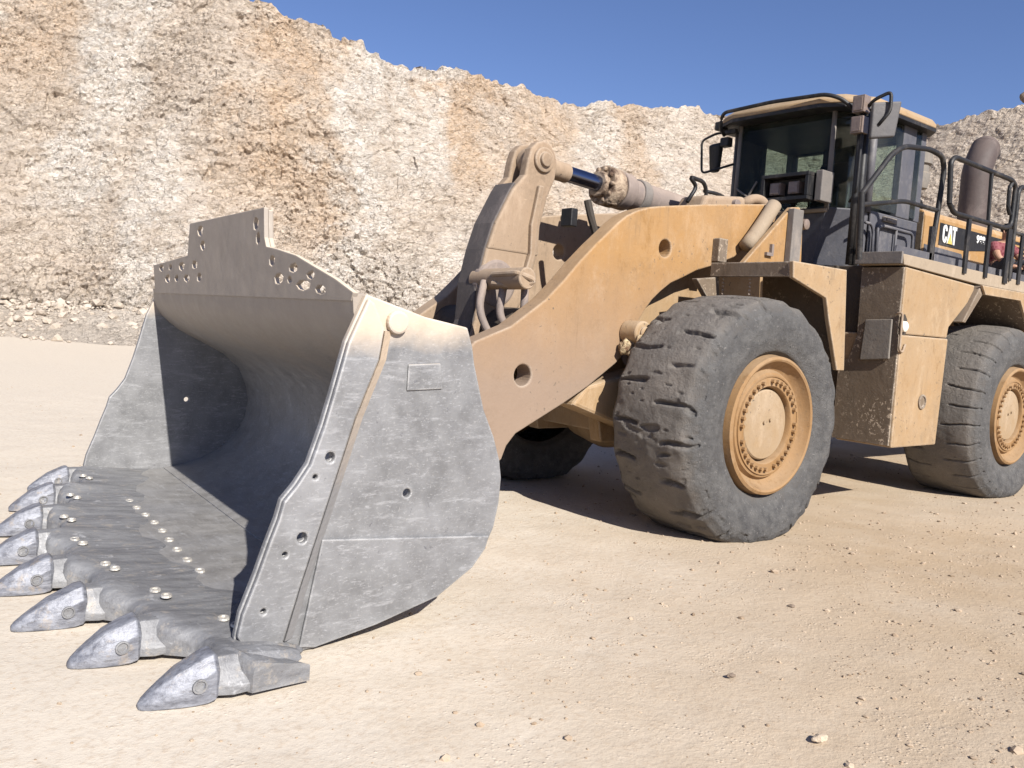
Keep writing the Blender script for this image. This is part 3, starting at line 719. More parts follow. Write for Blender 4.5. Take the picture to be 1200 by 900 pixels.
# hinge lugs on the back of the bucket, either side of each arm and of the tilt link
for yc in (.86, .52, -.52, -.86):
    up_ = 2.62 + .06 * (2.15 - yc)
    obj('hinge_lug', prism([(up_ - .12, .60), (up_ - .10, .48), (up_, .42), (3.06, .40), (3.035, .50), (3.02, .64), (3.025, .79), (3.04, .88), (up_, .74), (up_ - .09, .69)], yc - .035, yc + .035, BXZ), M['steel'], bucket, bevel=.008)
for yc in (.19, -.19):
    up_ = 2.86 + .06 * (2.15 - yc)
    obj('hinge_lug', prism([(up_ - .10, 1.10), (up_ - .08, .98), (3.05, .90), (3.10, 1.02), (3.16, 1.15), (3.18, 1.24), (up_, 1.18)], yc - .03, yc + .03, BXZ), M['steel'], bucket, bevel=.008)
for yc in (.69, -.69):
    bm = cyl((2.62, yc - .24, .58), (2.62, yc + .24, .58), .085, 24); obj('hinge_pin', bm, M['greysteel'], bucket, smooth='auto', bevel=.008)

# ---- lift arms
armp = [(2.24, 1.46), (1.91, 1.59), (1.59, 1.81), (1.42, 1.97), (1.26, 2.14), (1.10, 2.29), (.96, 2.41), (.87, 2.49), (.78, 2.555), (.70, 2.595), (.63, 2.625), (.50, 2.665), (.37, 2.69), (-.24, 2.79), (-1.2, 2.925), (-1.3, 2.85), (-1.2, 2.62), (-.84, 2.46), (-.68, 2.36), (-.37, 2.25), (-.16, 2.19), (.02, 2.11), (.17, 2.05), (.29, 1.97), (.39, 1.89), (.46, 1.81), (.53, 1.71), (.57, 1.62), (.59, 1.54), (.67, 1.43), (.78, 1.33), (1.07, 1.14), (1.33, 1.0), (1.8, .77), (1.88, .68), (1.92, .58), (2.15, .40), (2.62, .30), (2.78, .38), (2.84, .52), (2.78, .68), (2.60, .95), (2.42, 1.28)]
for sg in (1, -1):
    ya, yb = (.60, .78) if sg > 0 else (-.78, -.60)
    arm = obj('lift_arm', prism(armp, ya, yb, XZ, [circle(.28, 2.34, .075, 22), circle(1.77, 1.22, .082, 22)]), M['yellow'] if sg > 0 else M['sand'], loader, bevel=.016, seg=3)
    obj('arm_stop', box(-.47, -.35, sg * .781, sg * .86, 2.29, 2.50), M['tan_shade'], arm, bevel=.008)
# cross tube and front linkage
bm = cyl((1.50, -.60, 1.50), (1.50, .60, 1.50), .24, 28); obj('cross_tube', bm, M['dark'], loader, smooth='auto')
lev = [(1.12, 3.14), (1.07, 3.09), (1.035, 3.0), (1.05, 2.86), (1.12, 2.7), (1.18, 2.44), (1.18, 2.19), (1.24, 1.97), (1.32, 1.78), (1.42, 1.62), (1.55, 1.25), (1.66, 1.05), (1.80, 1.02), (1.90, 1.12), (1.86, 1.40), (1.79, 1.61), (1.78, 1.92), (1.72, 2.2), (1.65, 2.42), (1.50, 2.71), (1.38, 2.85), (1.36, 2.98), (1.33, 3.08), (1.27, 3.14), (1.20, 3.165)]
tilt = obj('tilt_lever', prism([p for p in lev if p[1] < 2.75], -.15, .15), M['sand'], loader, bevel=.025, seg=3)
for a, b in ((.06, .16), (-.16, -.06)):
    bm = prism([p for p in lev if p[1] > 2.15], a, b)
    obj('lever_lug', bm, M['sand'], tilt, bevel=.02, seg=3)
bm = bmesh.new(); cyl((1.20, -.19, 3.0), (1.20, .19, 3.0), .105, 28, bm); cyl((1.20, -.22, 3.0), (1.20, .22, 3.0), .06, 24, bm)
obj('lever_pin', bm, M['sand'], tilt, bevel=.012)
obj('lever_web', prism([(1.915, 1.12), (1.875, 1.40), (1.805, 1.61), (1.795, 1.92), (1.735, 2.2), (1.665, 2.42), (1.515, 2.71), (1.47, 2.78), (1.44, 2.77), (1.50, 2.69), (1.63, 2.41), (1.70, 2.19), (1.76, 1.92), (1.77, 1.61), (1.84, 1.39), (1.88, 1.12)], -.135, .125), M['darkweb'], tilt, bevel=.01)
# raised rib down the near face of the lever
obj('lever_rib', prism([(1.25, 2.78), (1.20, 2.78), (1.24, 2.44), (1.24, 2.2), (1.30, 1.98), (1.36, 1.98), (1.30, 2.2), (1.31, 2.44)], .152, .20), M['sand'], tilt, bevel=.01)
bm = cyl((1.60, .06, 1.93), (1.60, .165, 1.93), .20, 32); obj('pivot_boss', bm, M['brownsteel'], tilt, bevel=.03)
bm = bmesh.new(); cyl((1.72, .03, 1.95), (1.72, .70, 1.96), .085, 24, bm)
obj('pivot_pin', bm, M['sand'], loader, smooth='auto', bevel=.01)
bm = tube(fillet([(1.80, .36, 1.985), (1.80, .68, 1.995), (1.66, .72, 1.95), (1.72, .66, 1.90), (1.80, .36, 1.915)], .05), .022, 8)
obj('pin_keeper', bm, M['sand'], loader)
lk = [(1.62, 1.16), (1.72, 1.02), (1.90, .98), (2.75, .93), (2.92, .98), (2.98, 1.08), (2.90, 1.18), (2.75, 1.20), (1.95, 1.28), (1.74, 1.30)]
obj('tilt_link', prism(lk, -.13, .13), M['dark'], loader, bevel=.02)
hp = [[(1.80, .25, 1.93), (1.88, .30, 1.70), (1.80, .36, 1.50), (1.66, .42, 1.42)], [(1.72, .40, 1.90), (1.78, .44, 1.66), (1.68, .50, 1.52), (1.55, .52, 1.50)], [(1.62, .55, 1.88), (1.64, .58, 1.66), (1.52, .60, 1.56)]]
for h_ in hp:
    obj('grease_hose', tube(fillet(h_, .12), .032, 10), M['brownsteel'], loader, smooth=True)
for q in ((1.64, .53, 1.62), (1.60, .57, 1.58), (1.53, .60, 1.66)):
    bm = lathe([(.045, -.012), (.06, 0), (.045, .012), (.03, 0)], lambda a, b, h, q=q: (q[0] + a, q[1] + h * 1.2 + .3 * a, q[2] + b), 14)
    obj('shackle', bm, M['sand'], loader, smooth=True)
# tilt cylinder
a0, a1 = Vector((1.20, 0, 3.0)), Vector((-1.55, 0, 2.80)); dv = (a1 - a0).normalized()
tc_ = empty('tilt_cylinder', a0, loader)
def along(d0, d1, r, n=26, bm=None): return cyl(dv * d0, dv * d1, r, n, bm)
obj('rod_eye', along(.10, .42, .085, bm=cyl(Vector((0, -.055, 0)), Vector((0, .055, 0)), .12, 26)), M['sand'], tc_, smooth='auto', bevel=.01)
obj('piston_rod', along(.42, .80, .072), M['chrome'], tc_, smooth='auto')
bm = along(.80, .86, .12, 32); along(.86, 1.02, .182, 32, bm)
for k in range(10):
    an = 2 * math.pi * k / 10; o_ = Vector((0, .148 * math.cos(an), .148 * math.sin(an))); cyl(dv * .83 + o_, dv * .87 + o_, .024, 6, bm)
obj('gland', bm, M['caked'], tc_, smooth='auto', bevel=.012)
bm = along(.88, 1.06, .150, 40)
bmesh.ops.subdivide_edges(bm, edges=bm.edges[:], cuts=4, use_grid_fill=True)
for v in bm.verts:
    if v.co.z < -.05: v.co += Vector((.3, .2, -1)) * .05 * max(0, noise.fractal(v.co * 7, .8, 2.1, 4) + .35)
obj('dirt_crust', bm, M['caked'], tc_, smooth=True)
bm = along(.98, 2.75, .142); along(1.05, 1.18, .175, bm=bm); obj('barrel', bm, M['brownsteel'], tc_, smooth='auto', bevel=.012)
obj('barrel_clamp', along(1.30, 1.40, .160), M['greysteel'], tc_, smooth='auto', bevel=.01)
# sensor bracket with two posts under the gland
bm = bmesh.new(); tube(fillet([(.62, .12, 2.75), (.58, .15, 2.58), (.52, .17, 2.42)], .05), .035, 8, bm); obj('rod_hose', bm, M['dark'], loader)
bm = box(.72, .80, -.02, .12, 2.50, 2.66); obj('position_sensor', bm, M['black'], loader, bevel=.01)

# ---- front frame, axle, boom tower
tower = [(-2.2, 1.0), (-2.2, 2.2), (-1.7, 2.75), (-1.25, 2.85), (-.6, 2.62), (.2, 2.25), (.62, 1.75), (.75, 1.2), (.6, .62), (-1.8, .62)]
bm = bmesh.new()
for sg in (1, -1): prism(tower, sg * .36, sg * .50, XZ, (), bm)
box(-.55, .55, -.36, .36, .70, 2.0, bm); box(-2.1, -.55, -.36, .36, .75, 1.1, bm)
ff = obj('front_frame', bm, M['tan'], loader, bevel=.012)
def axle(x, nm):
    bm = lathe([(.24, -.98), (.30, -.90), (.30, -.70), (.26, -.55), (.40, -.30), (.46, 0), (.40, .30), (.26, .55), (.30, .70), (.30, .90), (.24, .98)], lambda a, b, h: (x + a, h, .931 + b), 40)
    return obj(nm, bm, M['tan'], loader, smooth='auto')
axle(0, 'front_axle'); axle(-4.7375, 'rear_axle')
obj('axle_cradle', hexa([(.30, .46, .70), (1.20, .46, .98), (1.20, .74, .98), (.30, .74, .70)], [(.30, .46, 1.30), (1.05, .46, 1.14), (1.05, .74, 1.14), (.30, .74, 1.30)]), M['tan'], loader, bevel=.03)
# lift cylinder (behind the tyre) with the grease-caked pin
lc = empty('lift_cylinder', (.72, .68, 1.55), loader)
obj('cylinder_barrel', cyl((-.25, .0, -.1), (-1.5, .0, -.35), .15, 24), M['brownsteel'], lc, smooth='auto')
obj('cylinder_rod', cyl((.0, .0, -.02), (-.3, 0, -.1), .075, 20), M['chrome'], lc, smooth='auto')
bm = bmesh.new(); bmesh.ops.create_icosphere(bm, subdivisions=4, radius=1)
for v in bm.verts:
    n = v.co.normalized(); k = 1 + .22 * noise.fractal(n * 2.8 + Vector((4, 1, 2)), .8, 2.1, 5)
    v.co = Vector((.085 * n.x * k, .17 + .07 * n.y * k, -.06 + .075 * n.z * k + .35 * -(n.x * .085)))
obj('grease_lump', bm, M['grease'], lc, smooth=True)
bm = bmesh.new()
for k in range(5):
    tube(fillet([(.02 - .02 * k, .30, .03), (.06 - .05 * k, .33, -.06 - .02 * k), (.14 - .06 * k, .31, -.13)], .04), .016, 6, bm)
obj('hose_bundle', bm, M['grease'], lc, smooth=True)
bm = bmesh.new(); cyl((-.05, .10, .05), (-.05, .29, .05), .10, 28, bm); cyl((-.05, .29, .05), (-.05, .32, .05), .055, 20, bm); obj('pin_boss', bm, M['tan'], lc, smooth='auto', bevel=.015)

# tower plates ahead of the cab, each with its post and a round lamp
for sg in (1, -1):
    tp_ = obj('tower_plate', prism([(-1.20, 2.88), (-.50, 2.262), (-1.45, 2.262), (-1.40, 2.80), (-1.33, 2.90)], sg * .94, sg * 1.0), M['yellow_clean'] if False else M['yellow'], loader, bevel=.012)
    obj('post', box(-1.30, -1.14, sg * 1.001, sg * 1.07, 2.262, 2.86), M['greysteel'], tp_, bevel=.008)
    bm = lathe([(.055, 0), (.05, .06), (.03, .07), (.002, .07)], lambda a, b, h, sg=sg: (-1.38 + a, sg * (1.0 + h), 2.74 + b), 18); obj('reflector', bm, M['lens'], tp_, smooth='auto')
    obj('sleeve', tube(fillet([(-1.12, sg * .86, 2.90), (-.98, sg * .87, 2.74), (-.84, sg * .87, 2.58), (-.72, sg * .87, 2.46)], .1), .070, 16), M['boot'], loader, smooth=True)
obj('tie_down_tab', prism([(-.93, 2.50), (-.90, 2.50), (-.90, 2.42), (-.83, 2.42), (-.83, 2.39), (-.93, 2.39)], 1.0, 1.03), M['brownsteel'], loader)
# hydraulic hoses, valve block in front of the windscreen
bm = tube(fillet([(-.40, .40, 2.86), (-.52, .40, 3.02), (-.38, .42, 3.09), (-.62, .40, 3.08), (-.70, .38, 2.98), (-.66, .36, 2.82)], .06), .020, 8); obj('hydraulic_hose', bm, M['black'], loader, smooth=True)
bm = tube(fillet([(-.66, .38, 3.0), (-.90, .36, 3.01), (-1.2, .32, 2.96), (-1.5, .3, 2.85)], .1), .018, 8); obj('hydraulic_hose', bm, M['black'], loader, smooth=True)
obj('valve_block', hexa([(-.40, .2, 2.70), (-1.15, .2, 2.78), (-1.15, .56, 2.78), (-.40, .56, 2.70)], [(-.50, .22, 2.93), (-1.10, .22, 3.0), (-1.10, .54, 3.0), (-.50, .54, 2.93)]), M['sand'], loader, bevel=.04, seg=3)
bm = cyl((-.92, .53, 2.90), (-.92, .59, 2.90), .045, 18); obj('valve_cap', bm, M['brownsteel'], loader, bevel=.006)
obj('elbow_hose', tube(fillet([(-1.10, .50, 2.93), (-1.22, .55, 3.0), (-1.34, .58, 2.98), (-1.42, .58, 2.86)], .08), .05, 12), M['sand'], loader, smooth=True)

# ---- front fenders
for sg in (1, -1):
    o = sg * 1.72
    top = obj('front_fender', prism([(-.20, 2.262), (-.20, 2.14), (-.26, 2.14), (-.30, 2.235), (-.97, 2.235), (-1.05, 1.42), (-1.09, 1.42), (-.99, 2.262)], sg * .90, sg * 1.70), M['tan_shade'], loader, bevel=.006)
    obj('fender_skirt', prism([(-.18, 2.265), (-.99, 2.265), (-1.10, 1.39), (-.98, 1.39), (-.78, 1.82), (-.71, 2.0), (-.20, 2.13)], sg * 1.702, sg * 1.745), M['tan'], top, bevel=.008)
    obj('fender_bracket', prism([(.05, 2.10), (-.25, 2.14), (-.30, 1.85), (-.22, 1.85)], sg * .90, sg * .96), M['tan_shade'], top, bevel=.006)
    for yy in (1.02, 1.30):
        bm = bmesh.new()
        for k in range(9): ball((-.24, sg * yy, 2.12 - .032 * k), .012, bm, 1)
        obj('hanging_chain', bm, M['sand'], top)

# ---- cab
cab = empty('cab', (-3.1, 0, 2.42), loader)
cab_off = Vector((3.1, 0, -2.42))
def cobj(nm, bm, mat, **k):
    bmesh.ops.translate(bm, verts=bm.verts[:], vec=cab_off)
    return obj(nm, bm, mat, cab, **k)
planb = [(-2.42, -.60), (-2.42, .60), (-2.74, .88), (-3.88, .88), (-3.88, -.88), (-2.74, -.88)]
def ring(z, sc=1.0, dx=0.): return [(x * 1.0 + dx, y * sc, z) for x, y in planb]
# lower shell
cobj('lower_shell', hexa([(-2.52, -.42, 2.46), (-2.52, .42, 2.46), (-2.80, .86, 2.46), (-3.88, .88, 2.46), (-3.88, -.88, 2.46), (-2.80, -.86, 2.46)], ring(3.08)), M['cabblue'], bevel=.015)
def pane(p, t, bm=None):
    """thin sheet of glass through the four or more corners p, t thick"""
    n = (Vector(p[1]) - Vector(p[0])).cross(Vector(p[2]) - Vector(p[0])).normalized()
    return hexa([Vector(q) for q in p], [Vector(q) + n * t for q in p], bm)
def frame_bar(a, b, r, bm=None): return tube([a, b], r, 8, bm)
zt, zb = 4.12, 3.09
cobj('windscreen', pane([(-2.43, -.585, zb), (-2.43, .585, zb), (-2.43, .585, zt), (-2.43, -.585, zt)], .012), M['darkglass'])
for sg in (1, -1):
    cobj('corner_window', pane([(-2.445, sg * .615, zb), (-2.735, sg * .868, zb), (-2.735, sg * .868, zt), (-2.445, sg * .615, zt)], .012), M['glass'])
    xs = -3.36 if sg > 0 else -3.18
    cobj('side_window', pane([(-2.80, sg * .872, 3.11), (xs, sg * .872, 3.11), (xs, sg * .872, zt - .04), (-2.80, sg * .872, zt - .04)], .012), M['glass'])
    bm = bmesh.new()
    box(-3.66 if sg > 0 else -3.24, -3.37 if sg > 0 else -3.19, *sorted((sg * .80, sg * .885)), 3.08, zt, bm)
    cobj('door_pillar', bm, M['cabblue'], bevel=.012)
    cobj('front_pillar', frame_bar((-2.425, sg * .60, 3.05), (-2.425, sg * .60, 4.15), .026), M['greysteel'] if sg > 0 else M['greysteel'], smooth=True)
    cobj('corner_pillar', frame_bar((-2.75, sg * .875, 3.05), (-2.75, sg * .875, 4.15), .045), M['cabblue'], smooth=True)
    cobj('rear_pillar', box(-3.90, -3.78, *sorted((sg * .78, sg * .88)), 3.08, zt), M['cabblue'], bevel=.01)
    cobj('rear_side_window', pane([(-3.66 if sg > 0 else -3.24, sg * .872, 3.11), (-3.78, sg * .872, 3.11), (-3.78, sg * .872, zt - .04), (-3.66 if sg > 0 else -3.24, sg * .872, zt - .04)], .012), M['glass'])
cobj('rear_window', pane([(-3.87, -.76, 3.30), (-3.87, .76, 3.30), (-3.87, .76, 4.0), (-3.87, -.76, 4.0)], .012), M['glass'])
cobj('rear_panel', prism([(-.78, 3.08), (.78, 3.08), (.78, 3.30), (-.78, 3.30)], -3.89, -3.84, YZ), M['cabblue'])
cobj('rear_header', prism([(-.78, 4.0), (.78, 4.0), (.78, 4.14), (-.78, 4.14)], -3.89, -3.84, YZ), M['cabblue'])
cobj('headliner', hexa(ring(4.02, .97, -.02), ring(4.10, .97, -.02)), M['black'])
rp = [(-2.18, -.55), (-2.18, .55), (-2.30, .78), (-2.60, .98), (-3.85, 1.0), (-4.02, .86), (-4.02, -.86), (-3.85, -1.0), (-2.60, -.98), (-2.30, -.78)]
bm = loft([[(x, y, 4.125) for x, y in rp], [(x * .997 - .005, y * 1.0, 4.165) for x, y in rp], [(x + (.05 if x > -3 else -.04) * -1, y * .96, 4.225) for x, y in rp], [(-3.1 + (x + 3.1) * .75, y * .7, 4.27) for x, y in rp]])
cobj('roof', bm, M['tan'], smooth='auto', bevel=.012)
bm = hexa([(x, y, 4.085) for x, y in rp], [(x, y, 4.123) for x, y in rp]); cobj('roof_gutter', bm, M['black'])
cobj('visor_rail', tube(fillet([(-2.30, -.74, 3.98), (-2.18, -.72, 4.05), (-2.16, -.68, 4.205), (-2.13, .0, 4.215), (-2.16, .64, 4.20), (-2.24, .78, 4.15), (-2.36, .88, 4.02)], .10), .021, 8), M['black'], smooth=True)
# seat, console, steering wheel, dark back wall fittings seen through the glass
st_ = bmesh.new(); box(-3.45, -2.95, -.28, .28, 2.95, 3.12, st_); hexa([(-3.50, -.27, 3.10), (-3.36, -.27, 3.10), (-3.36, .27, 3.10), (-3.50, .27, 3.10)], [(-3.62, -.22, 3.80), (-3.52, -.22, 3.80), (-3.52, .22, 3.80), (-3.62, .22, 3.80)], st_)
cobj('seat', st_, M['black'], bevel=.04, seg=3)
cobj('trim_panel', box(-3.17, -2.76, -.855, -.82, 3.08, 4.06), M['black'])
cobj('locker', box(-3.84, -3.76, -.34, .10, 3.10, 4.05), M['black'])
bm = box(-3.2, -2.9, -.62, -.38, 2.8, 3.28); cobj('console', bm, M['black'], bevel=.03)
bm = tube([(-2.72 + .16 * math.cos(a) * .5, .19 * math.sin(a), 3.20 + .16 * math.cos(a) * .85) for a in [2 * math.pi * k / 24 for k in range(25)]], .016, 8); tube([(-2.72, 0, 3.2), (-2.62, 0, 3.0)], .03, 8, bm); cobj('steering_wheel', bm, M['black'], smooth=True)
bm = box(-2.60, -2.50, -.45, -.20, 3.10, 3.30); cobj('dash_panel', bm, M['greysteel'], bevel=.02)
# wiper
bm = bmesh.new(); tube([(-2.40, -.50, 3.12), (-2.40, -.30, 3.42), (-2.40, -.12, 3.16)][:2], .012, 6, bm); tube([(-2.40, -.58, 3.36), (-2.395, -.10, 3.06)], .012, 6, bm); cobj('wiper', bm, M['greysteel'])
# work-lamp box in front of the glass
fr = bmesh.new()
for y0, y1, z0, z1 in ((.02, .60, 3.36, 3.40), (.02, .60, 3.11, 3.15), (.02, .06, 3.15, 3.36), (.56, .60, 3.15, 3.36)):
    box(-2.20, -2.04, y0, y1, z0, z1, fr)
box(-2.22, -2.20, .02, .60, 3.11, 3.40, fr); box(-2.40, -2.2, .2, .26, 3.12, 3.16, fr)
lb = cobj('lamp_box', fr, M['black'], bevel=.006)
for yy in (.17, .40):
    bm = box(-2.19, -2.085, yy - .065, yy + .065, 3.185, 3.315); box(-2.084, -2.075, yy - .055, yy + .055, 3.195, 3.305, bm)
    cobj('work_lamp', bm, M['lens'], bevel=.012)
bm = box(-2.36, -2.14, .62, .70, 3.10, 3.42); cobj('mirror_bracket', bm, M['greysteel'], bevel=.01)
bm = box(-2.42, -2.38, -.3, .62, 3.02, 3.06); cobj('front_grab_rail', bm, M['cream'], bevel=.008)
# door with handle, rails, mirrors
cobj('door', prism([(-2.80, 2.52), (-3.36, 2.50), (-3.36, 3.07), (-2.78, 3.07)], .882, .912), M['cabblue'], bevel=.012)
bm = box(-3.30, -3.02, .913, .94, 2.985, 3.04); box(-3.18, -3.06, .94, .955, 2.995, 3.03, bm); cobj('door_handle', bm, M['silver'], bevel=.006)
bm = tube(fillet([(-2.90, .95, 2.48), (-2.88, .95, 2.90), (-3.0, .95, 2.93), (-3.66, .95, 2.92), (-3.68, .95, 2.48)], .08), .018, 8)
tube(fillet([(-3.28, .95, 2.92), (-3.28, .95, 2.5)], .08), .014, 8, bm); tube(fillet([(-2.62, .95, 2.92), (-2.74, .95, 2.92), (-2.80, .95, 2.84), (-2.81, .95, 2.5)], .06), .016, 8, bm); cobj('door_rail', bm, M['cabblue'], smooth=True)
# left column: grab post carrying two small lamps
bm = tube([(-2.33, .97, 2.45), (-2.33, .97, 4.08)], .032, 10); tube([(-2.42, .97, 2.45), (-2.42, .97, 3.2), (-2.40, .97, 4.02)], .045, 10, bm); tube(fillet([(-2.36, .90, 3.9), (-2.30, 1.0, 3.8), (-2.30, 1.0, 3.2), (-2.36, .9, 3.1)], .05), .016, 8, bm)
cobj('grab_post', bm, M['black'], smooth=True)
for zz in (4.07, 3.86):
    bm = box(-2.36, -2.24, .90, 1.03, zz - .085, zz + .085); box(-2.238, -2.228, .915, 1.015, zz - .07, zz + .07, bm); cobj('marker_lamp', bm, M['lens'], bevel=.012)
bm = hexa([(-2.33, 1.10, 3.72), (-2.46, 1.17, 3.72), (-2.40, 1.24, 3.72), (-2.28, 1.16, 3.72)], [(-2.33, 1.06, 4.06), (-2.52, 1.16, 4.10), (-2.45, 1.22, 4.10), (-2.28, 1.12, 4.06)])
bm = hexa([(-2.24, 1.13, 3.70), (-2.46, 1.27, 3.74), (-2.50, 1.22, 3.74), (-2.28, 1.08, 3.70)], [(-2.24, 1.13, 4.06), (-2.50, 1.29, 4.10), (-2.54, 1.24, 4.10), (-2.28, 1.08, 4.06)])
cobj('side_mirror', bm, M['mirrorback'], bevel=.02, seg=3)
bm = tube(fillet([(-2.36, .97, 4.02), (-2.30, 1.10, 4.10), (-2.36, 1.24, 4.17), (-2.36, 1.25, 3.98), (-2.30, 1.17, 3.84)], .05), .018, 8); cobj('mirror_arm', bm, M['black'], smooth=True)
# right-hand mirror on its hoop, lamp above
bm = hexa([(-2.33, -.86, 3.58), (-2.36, -.98, 3.58), (-2.44, -.96, 3.58), (-2.41, -.84, 3.58)], [(-2.30, -.82, 3.90), (-2.33, -1.0, 3.90), (-2.43, -.98, 3.94), (-2.40, -.80, 3.94)]); cobj('side_mirror', bm, M['black'], bevel=.03, seg=3)
bm = tube(fillet([(-2.42, -.66, 3.66), (-2.28, -1.02, 3.56), (-2.26, -1.04, 3.95), (-2.32, -.86, 4.03), (-2.42, -.66, 4.02)], .06), .014, 8); cobj('mirror_arm', bm, M['black'], smooth=True)
bm = box(-2.42, -2.30, -.90, -.78, 4.06, 4.16); box(-2.40, -2.34, -.80, -.62, 4.0, 4.06, bm); box(-2.42, -2.32, -.82, -.70, 3.86, 3.97, bm); cobj('work_lamp', bm, M['black'], bevel=.015)

# ---- rear frame, platform, boxes, hood
bm = box(-7.6, -2.3, -.55, .55, .85, 1.9); box(-3.0, -1.7, -.35, .35, .70, 1.0, bm); box(-3.0, -1.7, -.35, .35, 1.85, 2.2, bm); box(-8.1, -7.4, -1.3, 1.3, .75, 1.6, bm)
obj('rear_frame', bm, M['dark'], loader, bevel=.02)
obj('counterweight', box(-8.3, -7.62, -1.45, 1.45, .9, 2.3), M['yellow'], loader, bevel=.05)
for sg in (1, -1):
    Y = lambda v: sg * v
    sp = lambda ol, a, b, f=XZ: prism(ol, Y(a), Y(b), f)
    tank = obj('service_box', sp([(-2.12, 2.40), (-3.62, 2.34), (-3.60, 2.22), (-3.12, 1.87), (-3.10, 1.757), (-2.12, 1.757)], 1.27, 1.695), M['tan'], loader, bevel=.015)
    if sg > 0:
        low = obj('lower_box', sp([(-2.11, 1.75), (-3.10, 1.75), (-3.06, .65), (-2.14, .65)], 1.12, 1.71), M['tan'], tank, bevel=.015)
        obj('box_front', prism([(1.255, 2.395), (1.685, 2.395), (1.685, 1.76), (1.70, 1.74), (1.70, .67), (1.10, .67), (1.10, 1.40), (1.20, 1.49), (1.27, 1.72)], -2.118, -2.095, YZ), M['tan_shade'], tank, bevel=.006)
        obj('front_cover', prism([(1.36, 1.88), (1.63, 1.895), (1.635, 1.51), (1.34, 1.48)], -2.094, -2.065, YZ), M['silver'], tank, bevel=.008)
        bm = prism([(-2.10, 1.93), (-2.17, 1.95), (-2.22, 1.90), (-2.225, 1.78), (-2.20, 1.73), (-2.10, 1.73)], 1.697, 1.702); obj('lamp_recess', bm, M['dark'], tank)
        bm = lathe([(.055, 0), (.05, .03), (.03, .045), (.002, .048)], lambda a, b, h: (-2.15 + a, 1.70 + h, 1.83 + b), 20); obj('side_lamp', bm, M['palelens'], tank, smooth='auto')
        obj('lamp_cable', tube(fillet([(-2.07, 1.66, 1.95), (-2.08, 1.72, 1.96), (-2.08, 1.725, 1.60), (-2.14, 1.725, 1.58), (-2.18, 1.725, 1.66)], .05), .012, 6), M['sand'], tank, smooth=True)
        bm = lathe([(.075, 0), (.075, .012), (.058, .014), (.05, -.03), (.002, -.03)], lambda a, b, h: (-2.66 + a, 1.712 + h, 1.10 + b), 24); obj('jacking_eye', bm, M['tan_shade'], tank, smooth='auto')
    pf = obj('platform', sp([(-2.02, 2.515), (-8.0, 2.455), (-8.0, 2.36), (-3.7, 2.36), (-2.06, 2.415)], 1.24, 1.70), M['cream'], loader, bevel=.006)
    obj('deck_step', sp([(-2.80, 2.50), (-8.0, 2.45), (-8.0, 2.38), (-2.80, 2.42)], .88, 1.237), M['dark'], pf)
    obj('deck_front', prism([(sg * 1.235, 2.42), (sg * 1.705, 2.42), (sg * 1.705, 2.535), (sg * 1.235, 2.535)], -2.018, -1.99, YZ), M['greysteel'], pf, bevel=.004)
    obj('kick_plate', sp([(-2.02, 2.53), (-8.0, 2.47), (-8.0, 2.56), (-2.05, 2.60)], 1.60, 1.62), M['cabblue'], loader)
    rf_ = obj('rear_fender', prism([(-3.64, 2.34), (-3.30, 1.94), (-3.36, 1.93), (-3.74, 2.29), (-4.6, 2.28), (-4.98, 1.93), (-5.05, 1.96), (-4.66, 2.34)], sg * .92, sg * 1.75), M['tan_shade'], loader, bevel=.008)
    bm = sp([(-3.60, 2.345), (-4.70, 2.345), (-5.12, 1.95), (-4.92, 1.95), (-4.62, 2.25), (-3.70, 2.25)], 1.752, 1.78); obj('fender_lip', bm, M['tan'], rf_, bevel=.006)
# ladder in the hitch gap
bm = bmesh.new()
for yy in (.72, 1.06): box(-1.96, -1.91, yy, yy + .035, .75, 2.40, bm)
for zz in (.85, 1.2, 1.55, 1.9, 2.2): box(-1.97, -1.87, .75, 1.06, zz, zz + .03, bm)
obj('access_ladder', bm, M['dark'], loader, bevel=.005)
obj('gap_shade_block', box(-2.30, -2.16, -1.1, 1.26, .70, 2.42), M['dark'], loader, bevel=.01)  # dark block added to stand for the shade in the hitch gap

hood = obj('engine_hood', prism([(-.72, 2.45), (.72, 2.45), (.72, 3.24), (.68, 3.31), (.60, 3.335), (-.60, 3.335), (-.68, 3.31), (-.72, 3.24)], -4.38, -7.6, YZ), M['yellow_clean'], loader, bevel=.02)
obj('hood_front', box(-4.379, -4.365, -.70, .70, 2.45, 3.28), M['tan_shade'], hood)  # thin plate carrying the painted shade of the hood's front face
obj('badge_panel', prism([(-4.76, 3.20), (-6.55, 3.20), (-6.42, 3.02), (-5.50, 2.93), (-4.76, 2.93)], .721, .726), M['black'], hood)
obj('service_panel', prism([(-5.55, 2.90), (-6.35, 2.93), (-6.35, 2.80), (-5.55, 2.78)], .721, .73), M['yellow_clean'], hood)
obj('hood_skirt', prism([(-4.40, 2.90), (-5.4, 2.88), (-5.5, 2.76), (-6.7, 2.76), (-6.7, 2.46), (-4.40, 2.46)], .721, .727), M['cabblue'], hood)
gr = obj('grille', prism([(-6.74, 3.22), (-7.45, 3.22), (-7.45, 2.70), (-6.74, 2.72)], .721, .735), M['black'], hood)
for k in range(8):
    obj('louvre', box(-7.38, -6.82, .736, .762, 2.75 + .056 * k, 2.775 + .056 * k), M['yellow_clean'], gr)
